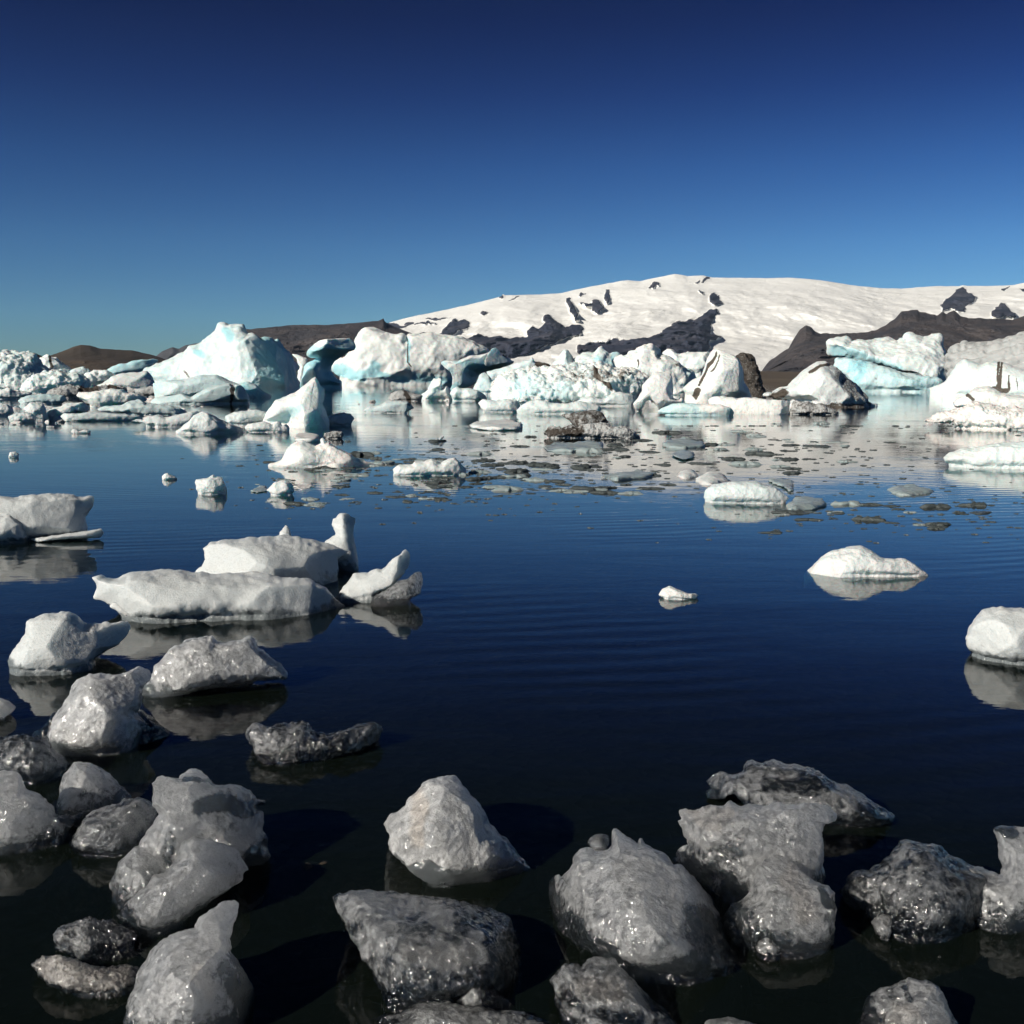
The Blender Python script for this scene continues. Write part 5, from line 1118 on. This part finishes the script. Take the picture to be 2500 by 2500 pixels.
ridge = np.concatenate([full('V6', [(-200, 420), (0, 372), (130, 330), (250, 300), (400, 270), (560, 235), (680, 205), (735, 190), (745, 178), (760, 184), (820, 182), (950, 180), (1070, 172), (1160, 150), (1290, 125), (1400, 104), (1440, 100), (1500, 106), (1600, 85), (1700, 65), (1760, 75)]),
    full('V7', [(30, 70), (60, 78), (150, 74), (200, 85), (400, 88), (560, 88), (620, 86), (760, 95), (900, 115), (1000, 131), (1150, 145), (1250, 147), (1440, 133), (1570, 134), (1592, 128), (1620, 132), (1750, 132), (1860, 128), (1932, 115), (2150, 100)])])
rocks = []
for view, pts, soft, push in [
    ('V6', [(360, 402), (400, 385), (430, 350), (480, 312), (500, 322), (516, 314), (560, 340), (575, 352), (520, 375), (430, 415), (380, 412)], 2.5, 60),
    ('V6', [(270, 390), (350, 385), (350, 400), (275, 402)], 2, 10),
    ('V6', [(-50, 330), (0, 322), (75, 330), (160, 340), (230, 345), (150, 370), (160, 400), (0, 375), (-50, 375)], 2, 10),
    ('V6', [(310, 318), (340, 308), (450, 312), (380, 322)], 1.5, 8), ('V6', [(620, 290), (650, 282), (680, 288), (650, 296)], 1.5, 8),
    ('V6', [(200, 335), (380, 332), (380, 337), (200, 343)], 1.0, 4),
    ('V6', [(725, 198), (738, 178), (755, 190), (745, 200)], 1.5, 8), ('V6', [(782, 205), (820, 184), (825, 190), (795, 208)], 1.0, 5),
    ('V6', [(500, 425), (560, 408), (600, 395), (660, 405), (700, 400), (780, 410), (880, 402), (882, 372), (905, 360), (945, 370), (985, 345), (972, 330), (992, 300), (1010, 312), (1040, 335), (1110, 350), (1172, 342), (1190, 370), (1180, 395), (1100, 422), (950, 482), (800, 530), (770, 540), (700, 500), (600, 470)], 2.5, 160),
    ('V6', [(1085, 210), (1110, 200), (1130, 240), (1160, 290), (1170, 325), (1140, 318), (1110, 280), (1092, 240)], 2, 50),
    ('V6', [(1160, 185), (1185, 162), (1200, 180), (1180, 195)], 1.5, 15), ('V6', [(1180, 222), (1240, 220), (1250, 240), (1215, 240)], 1.5, 15),
    ('V6', [(1240, 205), (1270, 210), (1300, 250), (1270, 285), (1240, 265)], 2, 40), ('V6', [(1305, 150), (1330, 150), (1340, 190), (1315, 222), (1302, 190)], 2, 35),
    ('V6', [(1555, 145), (1590, 110), (1612, 108), (1610, 130), (1575, 155)], 1.5, 25), ('V6', [(1815, 112), (1835, 92), (1835, 110)], 1, 10), ('V6', [(1825, 150), (1850, 160), (1855, 178), (1835, 175)], 1, 10),
    ('V6', [(1850, 100), (1875, 80), (1890, 92), (1865, 108)], 1.2, 20), ('V6', [(1895, 200), (1925, 170), (1960, 215), (1975, 245), (1925, 245), (1900, 225)], 1.5, 30),
    ('V6', [(1150, 500), (1165, 470), (1290, 446), (1400, 436), (1540, 430), (1620, 395), (1700, 330), (1760, 326), (1830, 310), (1868, 288), (1930, 270), (1945, 300), (1905, 340), (1905, 400), (1965, 412), (1905, 440), (1910, 490), (1850, 520), (1500, 540), (1200, 540)], 2.5, 150),
    ('V7', [(1480, 232), (1500, 200), (1545, 165), (1590, 132), (1612, 148), (1640, 175), (1677, 205), (1650, 225), (1615, 240), (1600, 275), (1560, 275), (1530, 262), (1480, 285)], 2.5, 90),
    ('V7', [(1545, 160), (1560, 142), (1575, 140), (1560, 165)], 1.5, 10), ('V7', [(1750, 310), (1790, 245), (1805, 228), (1840, 245), (1900, 290), (1900, 320)], 2, 60),
    ('V7', [(1810, 155), (1850, 130), (1850, 140), (1830, 160)], 1, 5), ('V7', [(1890, 145), (1932, 140), (1932, 155)], 1, 5)]:
    rocks.append((full(view, pts), soft, push))
relief_sheet('snow_mountain', mat_snow(), ridge, 820, 2760, 3.0, 3600, 7200, 170, 260, 560, 11, ridged=0.22, rocks=rocks, jag=0.8, smooth_lo=0.93)

M_BROWN = mat_rock('brown_volcanic_rock', (0.040, 0.038, 0.045), (0.088, 0.073, 0.070), 0.012, 0.9, 30.0)
M_DARKROCK = mat_rock('dark_brown_hill_rock', (0.045, 0.034, 0.024), (0.08, 0.058, 0.040), 0.008, 0.5, 12.0)
M_BLUEROCK = mat_rock('grey_basalt_rock', (0.06, 0.06, 0.065), (0.10, 0.10, 0.105), 0.006, 0.6, 30.0)
r = full('V7', [(380, 720), (440, 640), (470, 612), (500, 570), (530, 540), (580, 505), (625, 480), (650, 430), (672, 400), (690, 370), (722, 349), (755, 362), (770, 380), (800, 396), (900, 396), (1000, 396), (1100, 380), (1165, 350), (1185, 330), (1215, 320), (1250, 272), (1310, 268), (1342, 262), (1352, 276), (1385, 278), (1420, 290), (1450, 296), (1480, 272), (1500, 285), (1545, 265), (1580, 302), (1640, 312), (1700, 312), (1760, 315), (1810, 312), (1860, 322), (1932, 300), (2150, 310)])
relief_sheet('brown_mountain', M_BROWN, r, 1815, 2760, 3.0, 2100, 3000, 110, 75, 170, 31, ridged=0.85, jag=2.6, smooth_lo=0.8)
r = full('V2', [(-400, 640), (300, 300), (480, 230), (560, 205), (620, 208), (700, 200), (850, 185), (980, 170), (1100, 165), (1300, 168), (1450, 160), (1600, 150), (1750, 135), (1830, 128), (1880, 107), (1892, 140), (1932, 160), (2100, 230), (2400, 330), (2700, 420), (3000, 560)])
relief_sheet('brown_plateau', M_BROWN, r, 480, 1250, 3.0, 2600, 3500, 80, 90, 220, 41, ridged=0.8, jag=1.2, smooth_lo=0.85)
r = full('V1', [(1380, 560), (1480, 455), (1520, 420), (1560, 402), (1600, 385), (1630, 374), (1660, 385), (1690, 390), (1760, 357), (1870, 340), (1932, 334), (2300, 330), (2800, 420), (3200, 560)])
relief_sheet('far_blue_peaks', M_BLUEROCK, r, 330, 900, 3.0, 5200, 6000, 40, 160, 500, 51, ridged=0.8, jag=1.5)
r = full('V1', [(-700, 520), (-300, 470), (200, 440), (290, 430), (320, 428), (370, 448), (430, 472), (480, 455), (580, 420), (680, 377), (760, 354), (850, 362), (950, 390), (1100, 400), (1250, 408), (1400, 440), (1500, 470), (1580, 500), (1750, 520), (2100, 560)])
relief_sheet('dark_hill', M_DARKROCK, r, -260, 560, 3.0, 900, 1300, 60, 52, 130, 61, ridged=0.35, jag=0.8)
# low brown shore between the bergs
M_SHORE = mat_rock('brown_gravel_plain', (0.085, 0.062, 0.038), (0.12, 0.09, 0.055), 0.012, 0.4, 6)
r = full('V5', [(-900, 440), (-400, 436), (0, 432), (140, 430), (300, 434), (700, 438), (1500, 441), (2400, 443)])
relief_sheet('gravel_plain', M_SHORE, r, 1500, 2760, 4.0, 700, 1500, 16, 8, 140, 71, ridged=0.0, jag=0.6)

# ---- the air between here and the mountain
def make_haze():
    x0, x1, y0, y1, z0, z1 = -9900, 9900, -60, 9900, -30, 760
    V = [(x, y, z) for z in (z0, z1) for y in (y0, y1) for x in (x0, x1)]
    Q = np.array([(0, 2, 3, 1), (4, 5, 7, 6), (0, 1, 5, 4), (2, 6, 7, 3), (0, 4, 6, 2), (1, 3, 7, 5)])
    m = bpy.data.materials.new('thin_blue_air'); m.use_nodes = True
    n, l = m.node_tree.nodes, m.node_tree.links
    n.remove(n['Principled BSDF'])
    v = n.new('ShaderNodeVolumePrincipled'); v.inputs['Color'].default_value = (0.5, 0.72, 1.0, 1)
    v.inputs['Density'].default_value = HAZE; v.inputs['Anisotropy'].default_value = 0.0
    l.new(v.outputs[0], n['Material Output'].inputs['Volume'])
    tag(link('haze', mesh_from('haze', np.array(V, float), Q, False), m), kind='stuff')
HAZE = 1.3e-5
make_haze()

# ------------------------------------------------------------------ loose floes: thin wet plates, each one its own object
def floe_mesh(seed):
    n = 40
    rng = np.random.default_rng(seed)
    ang = np.linspace(0, 2 * np.pi, n, endpoint=False)
    cs = [(a, k, p) for a, k, p in zip(rng.normal(0, [.34, .30, .2, .16, .12, .08]), (2, 3, 5, 7, 11, 15), rng.uniform(0, 6, 6))]
    r = 1 + np.array([sum(a * math.cos(k * t + p) for a, k, p in cs) for t in ang])
    r = np.clip(r + rng.normal(0, 0.05, n), 0.28, 1.8)
    V = []; rings = [(1.0, -0.3), (1.02, 0.0), (0.93, 0.5), (0.75, 0.8), (0.45, 0.85)]
    hb = [rng.uniform(0.3, 1.5, 7) for _ in rings]
    for q, (s, z) in enumerate(rings):
        for k in range(n):
            bump_ = np.interp(k / n * 6, range(7), np.append(hb[q][:6], hb[q][0]))
            V.append((r[k] * s * math.cos(ang[k]), r[k] * s * math.sin(ang[k]), z * bump_ * (1 + rng.normal(0, 0.12)) if z > 0 else z))
    V.append((0, 0, 1.0 + rng.normal(0, .3))); V = np.array(V)
    Q = []
    for j in range(len(rings) - 1):
        for k in range(n):
            k2 = (k + 1) % n
            Q.append((j * n + k, j * n + k2, (j + 1) * n + k2, (j + 1) * n + k))
    me = bpy.data.meshes.new('ice_floe')
    F = [tuple(q) for q in Q] + [((len(rings) - 1) * n + k, (len(rings) - 1) * n + (k + 1) % n, len(V) - 1) for k in range(n)]
    me.from_pydata([tuple(v) for v in V], [], F)
    for p in me.polygons: p.use_smooth = True
    a = me.attributes.new('tint', 'FLOAT_COLOR', 'POINT')
    t = np.zeros((len(V), 4), np.float32); t[:, 3] = 1
    a.data.foreach_set('color', t.ravel())
    me.materials.append(M_CHIP if seed % 3 else M_FLOE)
    me.update()
    return me
FL = [floe_mesh(100 + k) for k in range(24)]
def chunk_mesh(seed, mat):
    me = blob_mesh('ice_chunk', seed, 1, 0.8, 0.8, amp=0.32, res=17, cuts=11)
    me.materials.append(mat)
    return me
CKM = [chunk_mesh(s, M_MID) for s in (3, 8, 15, 21, 34)]
CKF = [chunk_mesh(s, M_FAR) for s in (4, 9, 16, 23, 35)]
CKD = [chunk_mesh(s, M_DIRTY) for s in (5, 27)]
def put(me, name, px, py, wpx, ar, hz, label, cat, group, rot=None):
    g = ground(px, py)
    d = np.linalg.norm(g - CAM)
    hw = 0.5 * wpx * d / FPX
    o = bpy.data.objects.new(name, me); COL.objects.link(o)
    o.location = (g[0], g[1], 0)
    o.scale = (hw * 1.15, hw * ar * 0.55, max(hz * hw, 0.008))
    o.rotation_euler.z = random.uniform(-0.35, 0.35) + (math.pi if random.random() < .5 else 0) if rot is None else rot
    tag(o, label, cat, group)
    return o
rnd = random.Random(5)
# fields of floes: centre x, centre y, spread x, spread y, count, size range (photo px)
fields = [(905, 1125, 110, 12, 22, 10, 40), (860, 1150, 160, 16, 26, 8, 34), (1120, 1165, 80, 22, 26, 10, 44), (1240, 1150, 110, 25, 22, 10, 40),
          (1010, 1210, 130, 14, 20, 8, 34), (1420, 1195, 130, 12, 24, 10, 44), (1430, 1150, 150, 18, 18, 10, 38), (1500, 1095, 120, 20, 14, 10, 46),
          (1730, 1085, 150, 32, 22, 10, 44), (1800, 1130, 150, 20, 18, 10, 44), (2050, 1080, 160, 30, 14, 10, 38), (2060, 1260, 120, 22, 18, 10, 46),
          (2320, 1260, 110, 25, 14, 10, 44), (770, 1225, 110, 14, 14, 8, 34), (700, 1180, 80, 12, 8, 8, 24), (1250, 1085, 150, 20, 12, 8, 34),
          (1100, 1060, 120, 30, 10, 8, 26), (120, 1062, 110, 8, 8, 8, 34), (1450, 1250, 130, 16, 8, 8, 28), (2400, 1100, 80, 20, 6, 8, 26),
          (1650, 1420, 500, 60, 8, 5, 14), (700, 1090, 90, 8, 8, 8, 24), (1400, 1480, 500, 60, 4, 4, 9)]
tot = 0
where_ = ['just left of the split blade berg', 'below right of the split blade berg', 'right of the double peaked chunk', 'centre, left of the oval grey floe', 'centre, below the double peaked chunk',
    'centre, above the open dark water', 'centre right, below the ash caked berg', 'beside the ash caked berg', 'around the milky dome', 'left of the milky dome',
    'on bright water at right, below the blue channel', 'right of the milky dome', 'far right, below the dark glassy floe', 'around the small domed white chunk', 'behind the small domed white chunk',
    'on bright water left of the ash caked berg', 'before the largest iceberg', 'along the front of the crowded left side', 'centre, at the edge of the dark water', 'beside the green right edge berg',
    'alone on dark open water', 'in front of the swan-necked berg', 'far out on the dark foreground water']
for (cx, cy_, sx, sy, cnt, a, b_), wh in zip(fields, where_):
    for k in range(cnt):
        if tot >= 292: break
        x = cx + rnd.gauss(0, .72) * sx; y = max(1035, cy_ + rnd.gauss(0, .85) * sy)
        w = (a + (b_ - a) * rnd.random() ** 1.8) * 1.2
        d = y - HORIZON_Y
        asp = 0.24 * rnd.uniform(.6, 1.3)                 # apparent height / width
        ar = min(1.4, max(0.35, asp / (d / FPX)  * 0.6))
        put(FL[rnd.randrange(24)], 'ice_floe', x, y, w, ar, 0.22 * rnd.uniform(.6, 1.5),
            'small thin dark floe, ' + wh, 'ice floe', 'small dark floes ' + wh)
        tot += 1

# lumps between the big pieces
lumps = [(80, 1010, 90, 24, 20, 12, 38), (250, 985, 170, 32, 26, 12, 44), (400, 1010, 120, 20, 12, 10, 30), (130, 955, 110, 14, 12, 14, 40), (330, 945, 100, 12, 8, 10, 28),
         (1000, 985, 130, 12, 12, 8, 24), (1250, 1000, 120, 8, 8, 8, 22), (1560, 985, 60, 8, 5, 8, 18), (1690, 1005, 40, 6, 4, 8, 16), (620, 1010, 60, 14, 6, 8, 20), (2350, 1040, 90, 10, 10, 8, 24), (1450, 1062, 90, 8, 6, 8, 22), (60, 1040, 80, 10, 8, 10, 26)]
for cx, cy_, sx, sy, cnt, a, b_ in lumps:
    for k in range(cnt):
        x = cx + rnd.uniform(-1, 1) * sx; y = cy_ + rnd.uniform(-1, 1) * sy
        w = a + (b_ - a) * rnd.random() ** 1.7
        pool = CKF if y < 1000 else CKM
        if rnd.random() < 0.15: pool = CKD
        where = 'crowded left side of the lagoon' if x < 700 else ('foot of the iceberg row in the middle' if x < 2000 else 'right edge of the lagoon')
        put(pool[rnd.randrange(len(pool))], 'ice_chunk', x, y, w, rnd.uniform(.6, 1.1), rnd.uniform(.45, .8),
            'small lump of brash ice, ' + where, 'ice chunk', 'brash ice lumps at the ' + where, rot=rnd.uniform(0, 6.28))

# the finest fragments between the floes: too many and too small to count
def brash_stuff():
    Vs, Fs, off = [], [], 0
    base = [np.array([v.co[:] for v in FL[k].vertices]) for k in range(4)]
    faces = [[tuple(p.vertices) for p in FL[k].polygons] for k in range(4)]
    for cx, cy_, sx, sy, cnt in [(900, 1140, 220, 35, 80), (1200, 1160, 260, 60, 110), (1500, 1150, 280, 70, 110), (1750, 1110, 300, 70, 110), (2100, 1130, 300, 100, 110), (2330, 1240, 180, 50, 60), (2000, 1260, 260, 40, 60), (1000, 1215, 260, 30, 60), (1300, 1080, 300, 30, 60)]:
        for q in range(cnt):
            x = cx + rnd.gauss(0, .8) * sx; y = max(1040, cy_ + rnd.gauss(0, .8) * sy)
            g = ground(x, y); d = np.linalg.norm(g - CAM); hw = rnd.uniform(2.4, 6.5) * d / FPX
            k = rnd.randrange(4); a = rnd.uniform(-.4, .4)
            V = base[k] * np.array([hw, hw * .6, hw * .28])
            V = np.stack([V[:, 0] * math.cos(a) - V[:, 1] * math.sin(a) + g[0], V[:, 0] * math.sin(a) + V[:, 1] * math.cos(a) + g[1], V[:, 2]], 1)
            Vs.append(V); Fs += [tuple(i + off for i in t) for t in faces[k]]; off += len(V)
    me = bpy.data.meshes.new('brash_fragments')
    me.from_pydata(np.concatenate(Vs).tolist(), [], Fs)
    me.update()
    o = link('brash_fragments', me, M_CHIP)
    tag(o, 'scatter of tiny dark ice crumbs on the bright water', 'brash ice', kind='stuff')
brash_stuff()
